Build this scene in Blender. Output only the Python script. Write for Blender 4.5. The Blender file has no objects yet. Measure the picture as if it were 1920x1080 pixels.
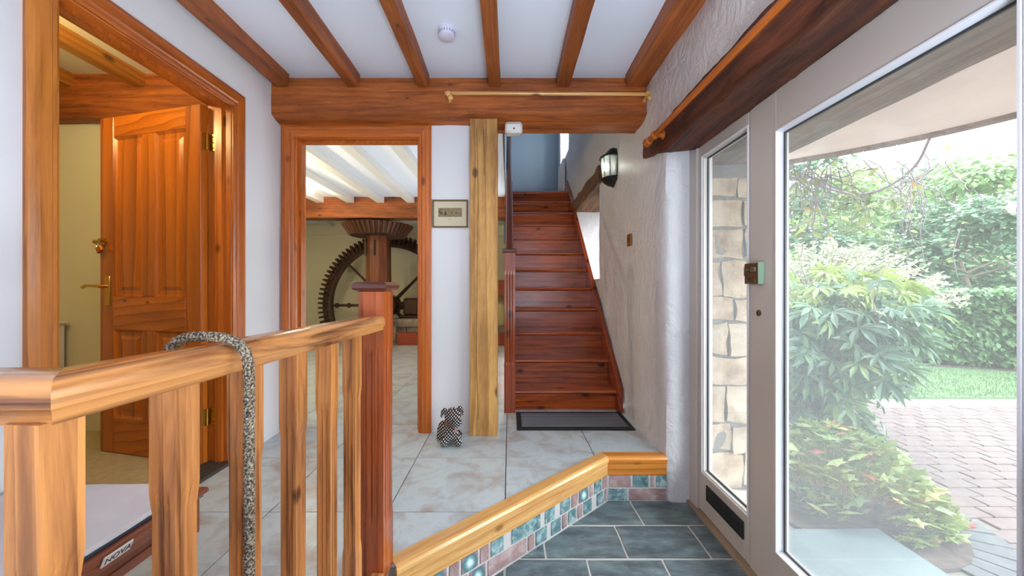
import bpy, math, random
from mathutils import Vector, Matrix, noise
R = random.Random(7)
S = bpy.context.scene
C = S.collection
PI = math.pi

# ------------------------------------------------------------------ camera, world, lights, exposure
cam = bpy.data.objects.new('camera', bpy.data.cameras.new('camera')); C.objects.link(cam)
cam.location = (0, 0, 1.2); cam.rotation_euler = (PI/2, 0, 0)
cam.data.sensor_width = 36; cam.data.lens = 36*691/1920; cam.data.shift_x = 5/1920
cam.data.clip_start = 0.02
S.camera = cam
S.view_settings.view_transform = 'Standard'; S.view_settings.look = 'None'
S.view_settings.gamma = 1; S.view_settings.use_curve_mapping = False
S.view_settings.exposure = 0.90
world = bpy.data.worlds.new('sky'); S.world = world; world.use_nodes = True
bg = world.node_tree.nodes['Background']
bg.inputs[0].default_value = (0.87, 0.94, 1.0, 1); bg.inputs[1].default_value = 7.0
S.cycles.max_bounces = 10; S.cycles.diffuse_bounces = 5; S.cycles.transparent_max_bounces = 16
S.cycles.caustics_reflective = False; S.cycles.caustics_refractive = False
S.cycles.sample_clamp_indirect = 6

def light(name, kind, loc, energy, col, rot=(0, 0, 0), size=1, size_y=None, portal=False):
    l = bpy.data.lights.new(name, kind); l.energy = energy; l.color = col
    if kind == 'AREA':
        l.shape = 'RECTANGLE'; l.size = size; l.size_y = size_y or size
        if portal: l.cycles.is_portal = True
    else: l.shadow_soft_size = size
    o = bpy.data.objects.new(name, l); C.objects.link(o); o.location = loc; o.rotation_euler = rot
    return o
DAY = (0.90, 0.95, 1.0)
# daylight comes in by the glazed door; an added cool fill behind the camera lifts the ceiling
light('door_daylight_portal', 'AREA', (1.12, 1.32, 1.05), 1, DAY, (0, PI/2, 0), 2.0, 1.4, True)
light('stair_window_portal', 'AREA', (1.42, 4.1, 1.75), 1, DAY, (0, PI/2, 0), 1.0, 1.2, True)
light('landing_window_portal', 'AREA', (1.40, 5.85, 3.8), 1, DAY, (0, PI/2, 0), 1.1, 1.0, True)
light('ceiling_fill', 'AREA', (.35, -.7, .8), 58, (.76, .87, 1.0), (PI, 0, 0), .7, .9)
# lights of the rooms, with an added mill room fill
light('mill_room_lamp', 'POINT', (-2.53, 4.7, 2.36), 9, (1.0, .80, .50), size=.045)
light('mill_room_fill', 'POINT', (-2.6, 3.4, 1.95), 26, (1.0, .80, .52), size=.06)  # added fill out of view, brightens the mill wheel
light('side_room_lamp', 'POINT', (-2.12, 1.40, 2.30), 13, (1.0, .78, .34), size=.08)
light('wall_lantern_bulb', 'POINT', (.800, 3.05, 2.20), 2.2, (.95, 1.0, .86), size=.03)
light('landing_cool_light', 'AREA', (.3, 5.6, 4.7), 2, (.62, .80, 1.0), (0, 0, 0), 1.0, 1.5)  # weak cool area light under a closed ceiling, no opening above

# ------------------------------------------------------------------ materials
OUT = .22
def linO(c, k=None): return tuple(v*(k or OUT) for v in lin(c)[:3])+(1,)
def lin(c): return tuple(((v/255)/12.92 if v/255 <= .04045 else ((v/255+.055)/1.055)**2.4) for v in c)+(1,)
def newmat(name):
    m = bpy.data.materials.new(name); m.use_nodes = True
    nt = m.node_tree; b = nt.nodes['Principled BSDF']
    return m, nt, b
def N(nt, t, **k):
    n = nt.nodes.new(t)
    for a, v in k.items():
        if a.startswith('_'): n.inputs[a[1:].replace('_', ' ')].default_value = v
        else: setattr(n, a, v)
    return n
def ramp(nt, fac, stops):
    r = N(nt, 'ShaderNodeValToRGB'); e = r.color_ramp.elements
    while len(e) < len(stops): e.new(.5)
    for i, (p, c) in enumerate(stops): e[i].position = p; e[i].color = c
    nt.links.new(fac, r.inputs[0]); return r.outputs[0]
def mix(nt, fac, a, b, mode='MIX'):
    m = N(nt, 'ShaderNodeMix', data_type='RGBA', blend_type=mode)
    for s, v in ((0, fac), (6, a), (7, b)):
        if hasattr(v, 'is_linked'): nt.links.new(v, m.inputs[s])
        else: m.inputs[s].default_value = v
    return m.outputs[2]
def bump(nt, b, h, strength=.3, dist=.01):
    n = N(nt, 'ShaderNodeBump'); n.inputs['Strength'].default_value = strength; n.inputs['Distance'].default_value = dist
    nt.links.new(h, n.inputs['Height']); nt.links.new(n.outputs[0], b.inputs['Normal'])
def coords(nt, scale=(1, 1, 1), rot=(0, 0, 0), rnd=True):
    tc = N(nt, 'ShaderNodeTexCoord'); mp = N(nt, 'ShaderNodeMapping')
    mp.inputs['Scale'].default_value = scale; mp.inputs['Rotation'].default_value = rot
    src = tc.outputs['Object']
    if rnd:
        oi = N(nt, 'ShaderNodeObjectInfo'); v = N(nt, 'ShaderNodeVectorMath', operation='MULTIPLY_ADD')
        cb = N(nt, 'ShaderNodeCombineXYZ')
        for i in range(3): nt.links.new(oi.outputs['Random'], cb.inputs[i])
        nt.links.new(cb.outputs[0], v.inputs[0]); v.inputs[1].default_value = (7.3, 5.1, 9.7); nt.links.new(src, v.inputs[2])
        src = v.outputs[0]
    nt.links.new(src, mp.inputs['Vector']); return mp.outputs[0]
def noise_t(nt, vec, scale, detail=4, rough=.55, dist=0):
    n = N(nt, 'ShaderNodeTexNoise'); n.inputs['Scale'].default_value = scale; n.inputs['Detail'].default_value = detail
    n.inputs['Roughness'].default_value = rough; n.inputs['Distortion'].default_value = dist
    nt.links.new(vec, n.inputs['Vector']); return n.outputs['Fac']
WOODS = {}
def wood(key, dark, light_, axis='Z', rough=.32, rustic=0, streak=0, knots=.06, fine=1.0, rot=(0, 0, 0), ring=9, bumpy=.15, coat=.25, bd=.004):
    k = (key, axis, rot)
    if k in WOODS: return WOODS[k]
    m, nt, b = newmat('wood_'+key+'_'+axis)
    sc = {'X': (.07, 1, 1), 'Y': (1, .07, 1), 'Z': (1, 1, .07)}[axis]
    base = coords(nt, (1, 1, 1), rot)
    st = N(nt, 'ShaderNodeVectorMath', operation='MULTIPLY'); nt.links.new(base, st.inputs[0]); st.inputs[1].default_value = sc
    v = st.outputs[0]
    big = noise_t(nt, v, 7, 2, .5)
    wv = N(nt, 'ShaderNodeTexWave', wave_type='RINGS', rings_direction=axis, wave_profile='SAW')
    wv.inputs['Scale'].default_value = ring; wv.inputs['Distortion'].default_value = 6.5 if rustic else 4.5
    wv.inputs['Detail'].default_value = 2; wv.inputs['Detail Scale'].default_value = 1.2
    nt.links.new(v, wv.inputs['Vector'])
    fn = noise_t(nt, v, 160, 3, .6)
    mid = tuple((a+c)/2 for a, c in zip(dark, light_))
    c1 = ramp(nt, wv.outputs['Fac'], [(0, light_), (.45, tuple(l*.8+d*.2 for l, d in zip(light_, dark))), (.78, mid), (.96, dark)])
    c2 = ramp(nt, fn, [(.3, tuple(x*.72 for x in mid[:3])+(1,)), (.6, light_)])
    col = mix(nt, .28, c1, c2)
    c3 = ramp(nt, big, [(.3, (.66, .58, .54, 1)), (.7, (1.2, 1.2, 1.2, 1))])
    col = mix(nt, .85, col, c3, 'MULTIPLY')
    if streak:
        sn_ = noise_t(nt, v, 34, 5, .6, .6)
        col = mix(nt, streak, col, ramp(nt, sn_, [(.36, tuple(x*.55 for x in dark[:3])+(1,)), (.47, mid), (.56, light_), (.68, tuple(min(1, x*1.12) for x in light_[:3])+(1,))]))
    if rustic:
        r1 = noise_t(nt, v, 22, 8, .7, 1.2); c4 = ramp(nt, r1, [(.34, tuple(x*.8 for x in dark[:3])+(1,)), (.5, mid), (.66, light_)])
        col = mix(nt, rustic, col, c4)
        s2 = N(nt, 'ShaderNodeVectorMath', operation='MULTIPLY'); nt.links.new(base, s2.inputs[0]); s2.inputs[1].default_value = tuple(q**.5 for q in sc)
        r2 = noise_t(nt, s2.outputs[0], 6, 6, .65); col = mix(nt, .8, col, ramp(nt, r2, [(.35, (.55, .48, .45, 1)), (.6, (1.15, 1.15, 1.15, 1))]), 'MULTIPLY')
    # knots
    kv = N(nt, 'ShaderNodeVectorMath', operation='MULTIPLY'); nt.links.new(base, kv.inputs[0])
    kv.inputs[1].default_value = {'X': (.55, 1, 1), 'Y': (1, .55, 1), 'Z': (1, 1, .55)}[axis]
    vo = N(nt, 'ShaderNodeTexVoronoi'); vo.inputs['Scale'].default_value = 6.5; nt.links.new(kv.outputs[0], vo.inputs['Vector'])
    kf = ramp(nt, vo.outputs['Distance'], [(0, (1, 1, 1, 1)), (knots*1.5, (.75, .75, .75, 1)), (knots*2.6+.001, (0, 0, 0, 1))])
    col = mix(nt, kf, col, tuple(x*.30 for x in dark[:3])+(1,))
    nt.links.new(col, b.inputs['Base Color'])
    b.inputs['Roughness'].default_value = rough; b.inputs['Coat Weight'].default_value = coat; b.inputs['Coat Roughness'].default_value = .18
    bump(nt, b, r1 if bd > .01 else fn, bumpy, bd)
    WOODS[k] = m; return m
def plain(name, col, rough=.6, metal=0, bs=0, bscale=40, var=0, coat=0, vscale=3):
    m, nt, b = newmat(name)
    b.inputs['Roughness'].default_value = rough; b.inputs['Metallic'].default_value = metal; b.inputs['Coat Weight'].default_value = coat
    v = coords(nt)
    n = noise_t(nt, v, vscale, 4)
    c = ramp(nt, n, [(.3, tuple(x*(1-var) for x in col[:3])+(1,)), (.7, tuple(min(1, x*(1+var*.6)) for x in col[:3])+(1,))])
    nt.links.new(c, b.inputs['Base Color'])
    if bs: bump(nt, b, noise_t(nt, v, bscale, 4), bs, .006)
    return m
def blotch(name, stops, scale=6, detail=6, rough=.5, bs=.2, bscale=30, dist=.4, stretch=(1, 1, 1), coat=0, out=False):
    m, nt, b = newmat(name); L_ = (lambda c: linO(c, out)) if out else lin
    v = coords(nt, stretch)
    n = noise_t(nt, v, scale, detail, .62, dist)
    nt.links.new(ramp(nt, n, [(p, L_(c)) for p, c in stops]), b.inputs['Base Color'])
    b.inputs['Roughness'].default_value = rough; b.inputs['Coat Weight'].default_value = coat
    if bs: bump(nt, b, noise_t(nt, v, bscale, 6, .6, .3), bs, .008)
    return m
def emit(name, col, s):
    m, nt, b = newmat(name); b.inputs['Base Color'].default_value = col
    b.inputs['Emission Color'].default_value = col; b.inputs['Emission Strength'].default_value = s; return m

PINE_D, PINE_L = lin((140, 66, 12)), lin((206, 128, 50))
def pine(ax, **k): return wood('varnished_pine', PINE_D, PINE_L, ax, streak=.3, **k)
def orange(ax, **k): return wood('orange_pine', lin((150, 66, 14)), lin((206, 112, 34)), ax, rough=.36, knots=.055, streak=.3, **k)
def doorwood(ax='Z'): return wood('door_pine', lin((138, 62, 8)), lin((196, 108, 26)), ax, rough=.3, knots=.03, ring=7)
def rail_w(ax, **k): return wood('rail_pine', lin((92, 38, 20)), lin((214, 146, 82)), ax, rough=.24, knots=.06, ring=14, coat=.4, streak=.7, **k)
def red_w(ax): return wood('red_stained_pine', lin((90, 28, 4)), lin((194, 92, 34)), ax, rough=.24, knots=.06, ring=8, coat=.4, streak=.45)
def beam_w(ax): return wood('old_beam', lin((104, 46, 12)), lin((200, 112, 44)), ax, rough=.6, rustic=.7, knots=.03, ring=5, bumpy=.6, coat=.0)
def joist_w(ax): return wood('joist', lin((108, 50, 16)), lin((182, 104, 50)), ax, rough=.55, rustic=.6, knots=.025, ring=5, bumpy=.3, coat=0)
def post_w(ax): return wood('old_post', lin((136, 82, 28)), lin((222, 172, 98)), ax, rough=.6, rustic=.45, knots=.06, ring=5, bumpy=.5, coat=0)
def grey_w(ax): return wood('weathered_oak', linO((134, 108, 92), .45), linO((206, 180, 160), .45), ax, rough=.8, rustic=.6, knots=.02, bumpy=.7, coat=0)
def nose_w(ax, **k): return wood('nosing_pine', lin((206, 134, 60)), lin((240, 192, 120)), ax, rough=.26, knots=.05, coat=.4, streak=.25, **k)
def mahog(ax): return wood('mahogany', lin((88, 40, 22)), lin((140, 76, 48)), ax, rough=.3, knots=0.0, coat=.4)
WHITE = plain('white_wall_paint', lin((226, 227, 229)), .75, bs=.12, bscale=14)
PLASTER = plain('rough_white_plaster', lin((212, 210, 212)), .40)
_nt = PLASTER.node_tree; _b = _nt.nodes['Principled BSDF']; _v = coords(_nt, rnd=False)
bump(_nt, _b, noise_t(_nt, _v, 7, 5, .6, 2.2), .55, .03)
CREAM = plain('cream_wall_paint', lin((222, 216, 188)), .8, bs=.05)
CEIL = plain('ceiling_paint', lin((232, 239, 250)), .8)
WPAINT = plain('white_joist_paint', lin((222, 222, 218)), .5)
GLOSSW = plain('white_gloss_frame', lin((190, 183, 177)), .38, bs=.03)
GASKET = plain('black_gasket', lin((42, 44, 48)), .5)
TILE = blotch('stone_look_tile', [(.30, (166, 156, 150)), (.43, (178, 184, 186)), (.56, (194, 208, 214)), (.75, (180, 192, 196))], 7, 10, .28, .05, 60)
GROUT = plain('tile_grout', lin((116, 112, 106)), .9)
SLATE = blotch('slate', [(.28, (60, 72, 76)), (.46, (90, 104, 110)), (.60, (112, 130, 134)), (.76, (150, 160, 156))], 8, 15, .34, .6, 34, .15, (1, 2.2, 1))
MORTAR = plain('pale_mortar', lin((204, 200, 196)), .9, bs=.5, bscale=60, var=.15)
BRICKP = blotch('pink_brick', [(.3, (136, 104, 104)), (.5, (170, 140, 138)), (.75, (206, 190, 186))], 14, 6, .7, .4, 60)
BRICKT = blotch('teal_glazed_brick', [(.3, (70, 96, 102)), (.48, (112, 144, 148)), (.62, (166, 190, 190)), (.75, (196, 192, 190))], 26, 6, .25, .3, 60)
def spot_brick():
    m, nt, b = newmat('white_spotted_glazed_brick')
    tc = N(nt, 'ShaderNodeTexCoord'); nz = N(nt, 'ShaderNodeTexNoise'); nz.inputs['Scale'].default_value = 30
    nt.links.new(tc.outputs['Object'], nz.inputs['Vector'])
    ln = N(nt, 'ShaderNodeVectorMath', operation='LENGTH'); mp = N(nt, 'ShaderNodeMapping'); mp.inputs['Scale'].default_value = (1, 0, 1)
    nt.links.new(tc.outputs['Object'], mp.inputs['Vector']); nt.links.new(mp.outputs[0], ln.inputs[0])
    a = N(nt, 'ShaderNodeMath', operation='MULTIPLY_ADD'); nt.links.new(nz.outputs['Fac'], a.inputs[0]); a.inputs[1].default_value = .022
    nt.links.new(ln.outputs['Value'], a.inputs[2])
    nt.links.new(ramp(nt, a.outputs[0], [(.022, lin((225, 240, 236))), (.031, lin((120, 168, 168))), (.04, lin((84, 116, 122))), (.056, lin((166, 142, 146)))]), b.inputs['Base Color'])
    b.inputs['Roughness'].default_value = .25; return m
BRICKS = spot_brick()
STONE = blotch('rubble_stone', [(.3, (160, 122, 88)), (.5, (206, 178, 146)), (.7, (226, 208, 182))], 7, 8, .9, .8, 22, out=.42)
LIME = plain('lime_mortar', linO((186, 176, 162)), .95, bs=.6, bscale=30, var=.12)
SLAB = blotch('doorstep_slate', [(.3, (92, 112, 118)), (.55, (116, 138, 142)), (.8, (138, 158, 158))], 3, 8, .5, .2, 30, out=.26)
PAVE = blotch('block_paving', [(.3, (166, 130, 124)), (.55, (192, 158, 152)), (.8, (204, 178, 172))], 9, 5, .85, .3, 60, out=.17)
PAVEG = blotch('grey_block_paving', [(.3, (128, 128, 132)), (.55, (152, 152, 156)), (.8, (172, 172, 174))], 9, 5, .85, .3, 60, out=.17)
SOIL = blotch('garden_soil', [(.3, (70, 52, 44)), (.6, (116, 92, 80)), (.8, (150, 122, 104))], 18, 6, 1, .8, 40, out=.3)
GRASS = blotch('lawn_green', [(.3, (104, 146, 82)), (.55, (128, 170, 104)), (.8, (150, 186, 122))], 12, 6, 1, .6, 80, out=.26)
SOFFIT = plain('painted_soffit', lin((226, 202, 190)), .85, bs=.4, bscale=7, var=.12)
BRASS = plain('brass', lin((206, 160, 70)), .28, 1.0)
DBRASS = plain('dark_bronze', lin((112, 88, 66)), .4, .8, var=.1)
CHROME = plain('polished_steel_edge', lin((190, 205, 190)), .2, 1.0)
IRON = plain('dark_rusted_iron', lin((74, 48, 34)), .55, .35, bs=.4, bscale=60, var=.3, vscale=9)
BLACK = plain('black_rubber', lin((24, 24, 28)), .7, bs=.2, bscale=200)
GREYR = plain('grey_carpet_rib', lin((120, 120, 128)), .95, bs=.6, bscale=300)
LBLACK = plain('black_lantern_metal', lin((40, 44, 40)), .45, .3)
PLASTIC = plain('white_plastic', lin((228, 224, 218)), .4)
LILAC = plain('detector_plastic', lin((214, 210, 226)), .4)
CARPET = blotch('beige_carpet', [(.3, (176, 158, 118)), (.6, (190, 172, 134)), (.8, (200, 184, 146))], 30, 6, 1, .5, 300)
CLOTH = blotch('grey_cloth', [(.3, (206, 196, 192)), (.6, (218, 212, 210)), (.8, (228, 226, 226))], 3, 4, .8, .15, 20)
NAVY = plain('navy_piping', lin((30, 44, 62)), .7)
DARKST = plain('dark_threshold', lin((58, 54, 52)), .6)
LEATHER = plain('brown_leather', lin((110, 62, 40)), .45)
PLATE = plain('pale_name_plate', lin((206, 196, 188)), .5)
INK = plain('dark_ink', lin((66, 56, 50)), .7)
GILT = plain('aged_gilt_frame', lin((134, 112, 72)), .45, .4, bs=.6, bscale=250, var=.3, vscale=60)
MOUNT = plain('cream_mount_board', lin((206, 196, 168)), .8)
SEPIA = blotch('sepia_print', [(.3, (104, 88, 62)), (.5, (142, 124, 92)), (.75, (158, 142, 110))], 60, 4, .8, 0, 10, .2, (1, 1, 3))
STEM = plain('plant_stem', lin((124, 104, 84)), .8)
VSTEM = plain('vine_stem', linO((136, 116, 122), .5), .8)
BARK = plain('bark', lin((96, 82, 70)), .95, bs=.6, bscale=30, var=.3)
BOLT = plain('iron_bolt', lin((58, 42, 34)), .5, .5)
STONEB = blotch('grey_plinth_stone', [(.3, (120, 112, 98)), (.6, (160, 150, 130)), (.8, (182, 170, 148))], 9, 8, .9, .6, 30)
def glass_mat(name, haze=.05, tint=(.97, .99, .985, 1)):
    m, nt, b = newmat(name); nt.nodes.remove(b); out = nt.nodes['Material Output']
    tr = N(nt, 'ShaderNodeBsdfTransparent'); tr.inputs[0].default_value = tint
    gl = N(nt, 'ShaderNodeBsdfGlossy'); gl.inputs['Roughness'].default_value = .02
    lw = N(nt, 'ShaderNodeLayerWeight'); pw = N(nt, 'ShaderNodeMath', operation='POWER'); pw.inputs[1].default_value = 5
    nt.links.new(lw.outputs['Facing'], pw.inputs[0]); lw.inputs['Blend'].default_value = .5
    fr = N(nt, 'ShaderNodeMath', operation='MULTIPLY_ADD'); nt.links.new(pw.outputs[0], fr.inputs[0]); fr.inputs[1].default_value = .6; fr.inputs[2].default_value = .03
    tl = N(nt, 'ShaderNodeBsdfTranslucent'); tl.inputs[0].default_value = (.93, .95, .97, 1)
    m1 = N(nt, 'ShaderNodeMixShader'); m2 = N(nt, 'ShaderNodeMixShader')
    nt.links.new(fr.outputs[0], m1.inputs[0]); nt.links.new(tr.outputs[0], m1.inputs[1]); nt.links.new(gl.outputs[0], m1.inputs[2])
    v = coords(nt); n = noise_t(nt, v, 2.0, 4)
    mr = N(nt, 'ShaderNodeMapRange'); mr.inputs['To Min'].default_value = haze*.85; mr.inputs['To Max'].default_value = haze*1.15
    nt.links.new(n, mr.inputs['Value']); nt.links.new(mr.outputs[0], m2.inputs[0])
    nt.links.new(m1.outputs[0], m2.inputs[1]); nt.links.new(tl.outputs[0], m2.inputs[2]); nt.links.new(m2.outputs[0], out.inputs[0])
    return m
GLASS = glass_mat('hazy_window_glass', .042)  # milky glare over the garden view is put in as translucent haze
CLEAR = glass_mat('clear_glass', .02)
def leafmat(name, c1, c2, c3=None, trans=.35, kk=.42):
    m, nt, b = newmat(name); out = nt.nodes['Material Output']
    v = coords(nt); n = noise_t(nt, v, 2.2, 3)
    oi = N(nt, 'ShaderNodeObjectInfo'); a = N(nt, 'ShaderNodeMath', operation='ADD')
    mu = N(nt, 'ShaderNodeMath', operation='MULTIPLY'); mu.inputs[1].default_value = .5
    nt.links.new(oi.outputs['Random'], mu.inputs[0]); mu2 = N(nt, 'ShaderNodeMath', operation='MULTIPLY'); mu2.inputs[1].default_value = .6
    nt.links.new(n, mu2.inputs[0]); nt.links.new(mu.outputs[0], a.inputs[0]); nt.links.new(mu2.outputs[0], a.inputs[1])
    st = [(.2, linO(c1, kk)), (.7, linO(c2, kk))] + ([(.88, linO(c3, kk))] if c3 else [])
    col = ramp(nt, a.outputs[0], st)
    nt.links.new(col, b.inputs['Base Color']); b.inputs['Roughness'].default_value = .42
    tl = N(nt, 'ShaderNodeBsdfTranslucent'); nt.links.new(col, tl.inputs[0])
    ms = N(nt, 'ShaderNodeMixShader'); ms.inputs[0].default_value = trans
    nt.links.new(b.outputs[0], ms.inputs[1]); nt.links.new(tl.outputs[0], ms.inputs[2]); nt.links.new(ms.outputs[0], out.inputs[0])
    return m
L_BUSH = leafmat('lobed_leaf', (58, 104, 78), (104, 150, 104), (158, 184, 84))
L_BUSHY = leafmat('young_lobed_leaf', (128, 160, 60), (176, 196, 92))
L_GER = leafmat('cranesbill_leaf', (110, 148, 84), (178, 194, 104), (220, 206, 130))
L_GERR = leafmat('autumn_leaf', (206, 96, 84), (222, 150, 116))
L_HEDGE = leafmat('laurel_leaf', (74, 124, 74), (124, 168, 104), (168, 196, 112))
L_PALE = leafmat('feathery_pale_leaf', (190, 200, 150), (222, 226, 184), None, .4)
L_TREE1 = leafmat('tree_leaf_deep', (78, 116, 88), (122, 158, 116), kk=.6)
L_TREE2 = leafmat('tree_leaf_light', (134, 170, 112), (182, 204, 134), kk=.6)
L_VINE = leafmat('vine_leaf', (134, 156, 82), (184, 190, 100), (210, 170, 96))

# ------------------------------------------------------------------ mesh helpers
WL = {}
class MB:
    def __init__(s): s.v = []; s.f = []; s.M = None
    def add(s, vs, fs):
        n = len(s.v)
        s.v += [tuple(s.M @ Vector(p)) if s.M else tuple(p) for p in vs]
        s.f += [tuple(i+n for i in f) for f in fs]; return s
    def box(s, x0, x1, y0, y1, z0, z1, b=0):
        x0, x1 = sorted((x0, x1)); y0, y1 = sorted((y0, y1)); z0, z1 = sorted((z0, z1))
        if b <= 0:
            return s.add([(x0,y0,z0),(x1,y0,z0),(x1,y1,z0),(x0,y1,z0),(x0,y0,z1),(x1,y0,z1),(x1,y1,z1),(x0,y1,z1)],
                [(0,3,2,1),(4,5,6,7),(0,1,5,4),(1,2,6,5),(2,3,7,6),(3,0,4,7)])
        b = min(b, (x1-x0)*.45, (y1-y0)*.45, (z1-z0)*.45)
        def ring(d, z): return [(x0+d,y0+b*0+d,z),(x1-d,y0+d,z),(x1-d,y1-d,z),(x0+d,y1-d,z)]
        oc = lambda z: [(x0+b,y0,z),(x1-b,y0,z),(x1,y0+b,z),(x1,y1-b,z),(x1-b,y1,z),(x0+b,y1,z),(x0,y1-b,z),(x0,y0+b,z)]
        vs = ring(b, z0)+oc(z0+b)+oc(z1-b)+ring(b, z1)
        fs = [(3,2,1,0),(20,21,22,23)]
        for i in range(8): fs.append((4+i, 4+(i+1)%8, 12+(i+1)%8, 12+i))
        lo = [0,1,1,2,2,3,3,0]
        for i in range(8):
            a, c = lo[i], lo[(i+1)%8]
            fs.append((a, 4+(i+1)%8, 4+i) if a == c else (a, c, 4+(i+1)%8, 4+i))
            fs.append((12+i, 12+(i+1)%8, 20+a) if a == c else (12+i, 12+(i+1)%8, 20+c, 20+a))
        return s.add(vs, fs)
    def prism(s, poly, z0, z1):          # poly CCW in xy
        n = len(poly)
        return s.add([(x, y, z0) for x, y in poly]+[(x, y, z1) for x, y in poly],
            [tuple(range(n-1, -1, -1)), tuple(range(n, 2*n))]+[(i, (i+1) % n, n+(i+1) % n, n+i) for i in range(n)])
    def sweep(s, prof, p0, p1, up=(0, 0, 1), cap=True):   # prof (side, up) pairs, swept straight p0->p1
        p0, p1, up = Vector(p0), Vector(p1), Vector(up)
        d = (p1-p0).normalized(); side = d.cross(up).normalized()
        if side.length < .5: side = Vector((1, 0, 0))
        n = len(prof)
        vs = [tuple(p+side*a+up*b) for p in (p0, p1) for a, b in prof]
        fs = [(i, (i+1) % n, n+(i+1) % n, n+i) for i in range(n)]
        if cap: fs += [tuple(range(n-1, -1, -1)), tuple(range(n, 2*n))]
        return s.add(vs, fs)
    def tube(s, pts, r, seg=8, cap=True):
        pts = [Vector(p) for p in pts]; rs = r if isinstance(r, (list, tuple)) else [r]*len(pts)
        vs = []; fs = []; t = (pts[1]-pts[0]).normalized()
        nrm = t.orthogonal().normalized()
        for i, p in enumerate(pts):
            t = (pts[min(i+1, len(pts)-1)]-pts[max(i-1, 0)]).normalized()
            nrm = (nrm-t*nrm.dot(t)).normalized(); bn = t.cross(nrm)
            for k in range(seg):
                a = 2*PI*k/seg; vs.append(tuple(p+(nrm*math.cos(a)+bn*math.sin(a))*rs[i]))
        for i in range(len(pts)-1):
            for k in range(seg):
                fs.append((i*seg+k, i*seg+(k+1) % seg, (i+1)*seg+(k+1) % seg, (i+1)*seg+k))
        if cap: fs += [tuple(range(seg-1, -1, -1)), tuple(range((len(pts)-1)*seg, len(pts)*seg))]
        return s.add(vs, fs)
    def lathe(s, prof, c, axis='Z', seg=20, a0=0, a1=2*PI):   # prof (r, h)
        vs = []; fs = []; full = abs(a1-a0-2*PI) < 1e-6; n = seg if full else seg+1
        for r, h in prof:
            for k in range(n):
                a = a0+(a1-a0)*k/seg; u, w = r*math.cos(a), r*math.sin(a)
                p = {'Z': (u, w, h), 'X': (h, u, w), 'Y': (w, h, u)}[axis]
                vs.append((c[0]+p[0], c[1]+p[1], c[2]+p[2]))
        for i in range(len(prof)-1):
            for k in range(seg):
                k2 = (k+1) % n if full else k+1
                fs.append((i*n+k, i*n+k2, (i+1)*n+k2, (i+1)*n+k))
        if full: fs += [tuple(range(n-1, -1, -1)), tuple(range((len(prof)-1)*n, len(prof)*n))]
        return s.add(vs, fs)
    def ball(s, c, r, seg=14, rings=8):
        r = r if isinstance(r, (tuple, list)) else (r, r, r)
        vs = [(c[0], c[1], c[2]-r[2])]; fs = []
        for i in range(1, rings):
            t = -PI/2+PI*i/rings
            for k in range(seg):
                a = 2*PI*k/seg; vs.append((c[0]+r[0]*math.cos(t)*math.cos(a), c[1]+r[1]*math.cos(t)*math.sin(a), c[2]+r[2]*math.sin(t)))
        vs.append((c[0], c[1], c[2]+r[2])); L = len(vs)-1
        for k in range(seg): fs.append((0, 1+(k+1) % seg, 1+k)); fs.append((L, L-seg+k, L-seg+(k+1) % seg))
        for i in range(rings-2):
            for k in range(seg): fs.append((1+i*seg+k, 1+i*seg+(k+1) % seg, 1+(i+1)*seg+(k+1) % seg, 1+(i+1)*seg+k))
        return s.add(vs, fs)
    def build(s, name, mat, parent=None, smooth=False, loc=None):
        o0 = WL.get(parent.name if parent else None, Vector((0, 0, 0))) if parent else Vector(loc or (0, 0, 0))
        me = bpy.data.meshes.new(name)
        me.from_pydata([(v[0]-o0[0], v[1]-o0[1], v[2]-o0[2]) for v in s.v], [], s.f)
        import bmesh
        bm = bmesh.new(); bm.from_mesh(me); bmesh.ops.recalc_face_normals(bm, faces=bm.faces); bm.to_mesh(me); bm.free()
        for m in (mat if isinstance(mat, (list, tuple)) else [mat]): me.materials.append(m)
        if smooth:
            me.polygons.foreach_set('use_smooth', [True]*len(me.polygons))
            me.set_sharp_from_angle(angle=math.radians(38))
        o = bpy.data.objects.new(name, me); C.objects.link(o)
        if parent: o.parent = parent
        else: o.location = o0
        WL[o.name] = o0
        return o
def tag(o, label, cat, group=None):
    o['label'] = label; o['category'] = cat
    if group: o['group'] = group
    return o
def thing(name, loc, label=None, cat=None, group=None):
    o = bpy.data.objects.new(name, None); C.objects.link(o); o.location = loc; WL[o.name] = Vector(loc)
    o.empty_display_size = .05
    if label: tag(o, label, cat, group)
    return o
def struct(o): o['kind'] = 'structure'; return o
def sroot(name, loc): return struct(thing(name, loc))
def B(*a, **k): return MB().box(*a, **k)
def roughen(mb, amp, freq, seed=0):
    mb.v = [tuple(Vector(p)+noise.noise_vector(Vector(p)*freq+Vector((seed, seed*2, 0)))*amp) for p in mb.v]; return mb
def gridbox(x0, x1, y0, y1, z0, z1, step=.06):
    """box with a subdivided surface, for rough old timber"""
    m = MB(); ns = [max(1, int(round((b-a)/step))) for a, b in ((x0, x1), (y0, y1), (z0, z1))]; idx = {}
    def V(i, j, k):
        if (i, j, k) not in idx:
            idx[(i, j, k)] = len(m.v)
            m.v.append((x0+(x1-x0)*i/ns[0], y0+(y1-y0)*j/ns[1], z0+(z1-z0)*k/ns[2]))
        return idx[(i, j, k)]
    a, b, c = ns
    for i in range(a):
        for j in range(b):
            for k in (0, c): m.f.append((V(i,j,k), V(i+1,j,k), V(i+1,j+1,k), V(i,j+1,k)))
        for k in range(c):
            for j in (0, b): m.f.append((V(i,j,k), V(i+1,j,k), V(i+1,j,k+1), V(i,j,k+1)))
    for j in range(b):
        for k in range(c):
            for i in (0, a): m.f.append((V(i,j,k), V(i,j+1,k), V(i,j+1,k+1), V(i,j,k+1)))
    return m
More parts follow.
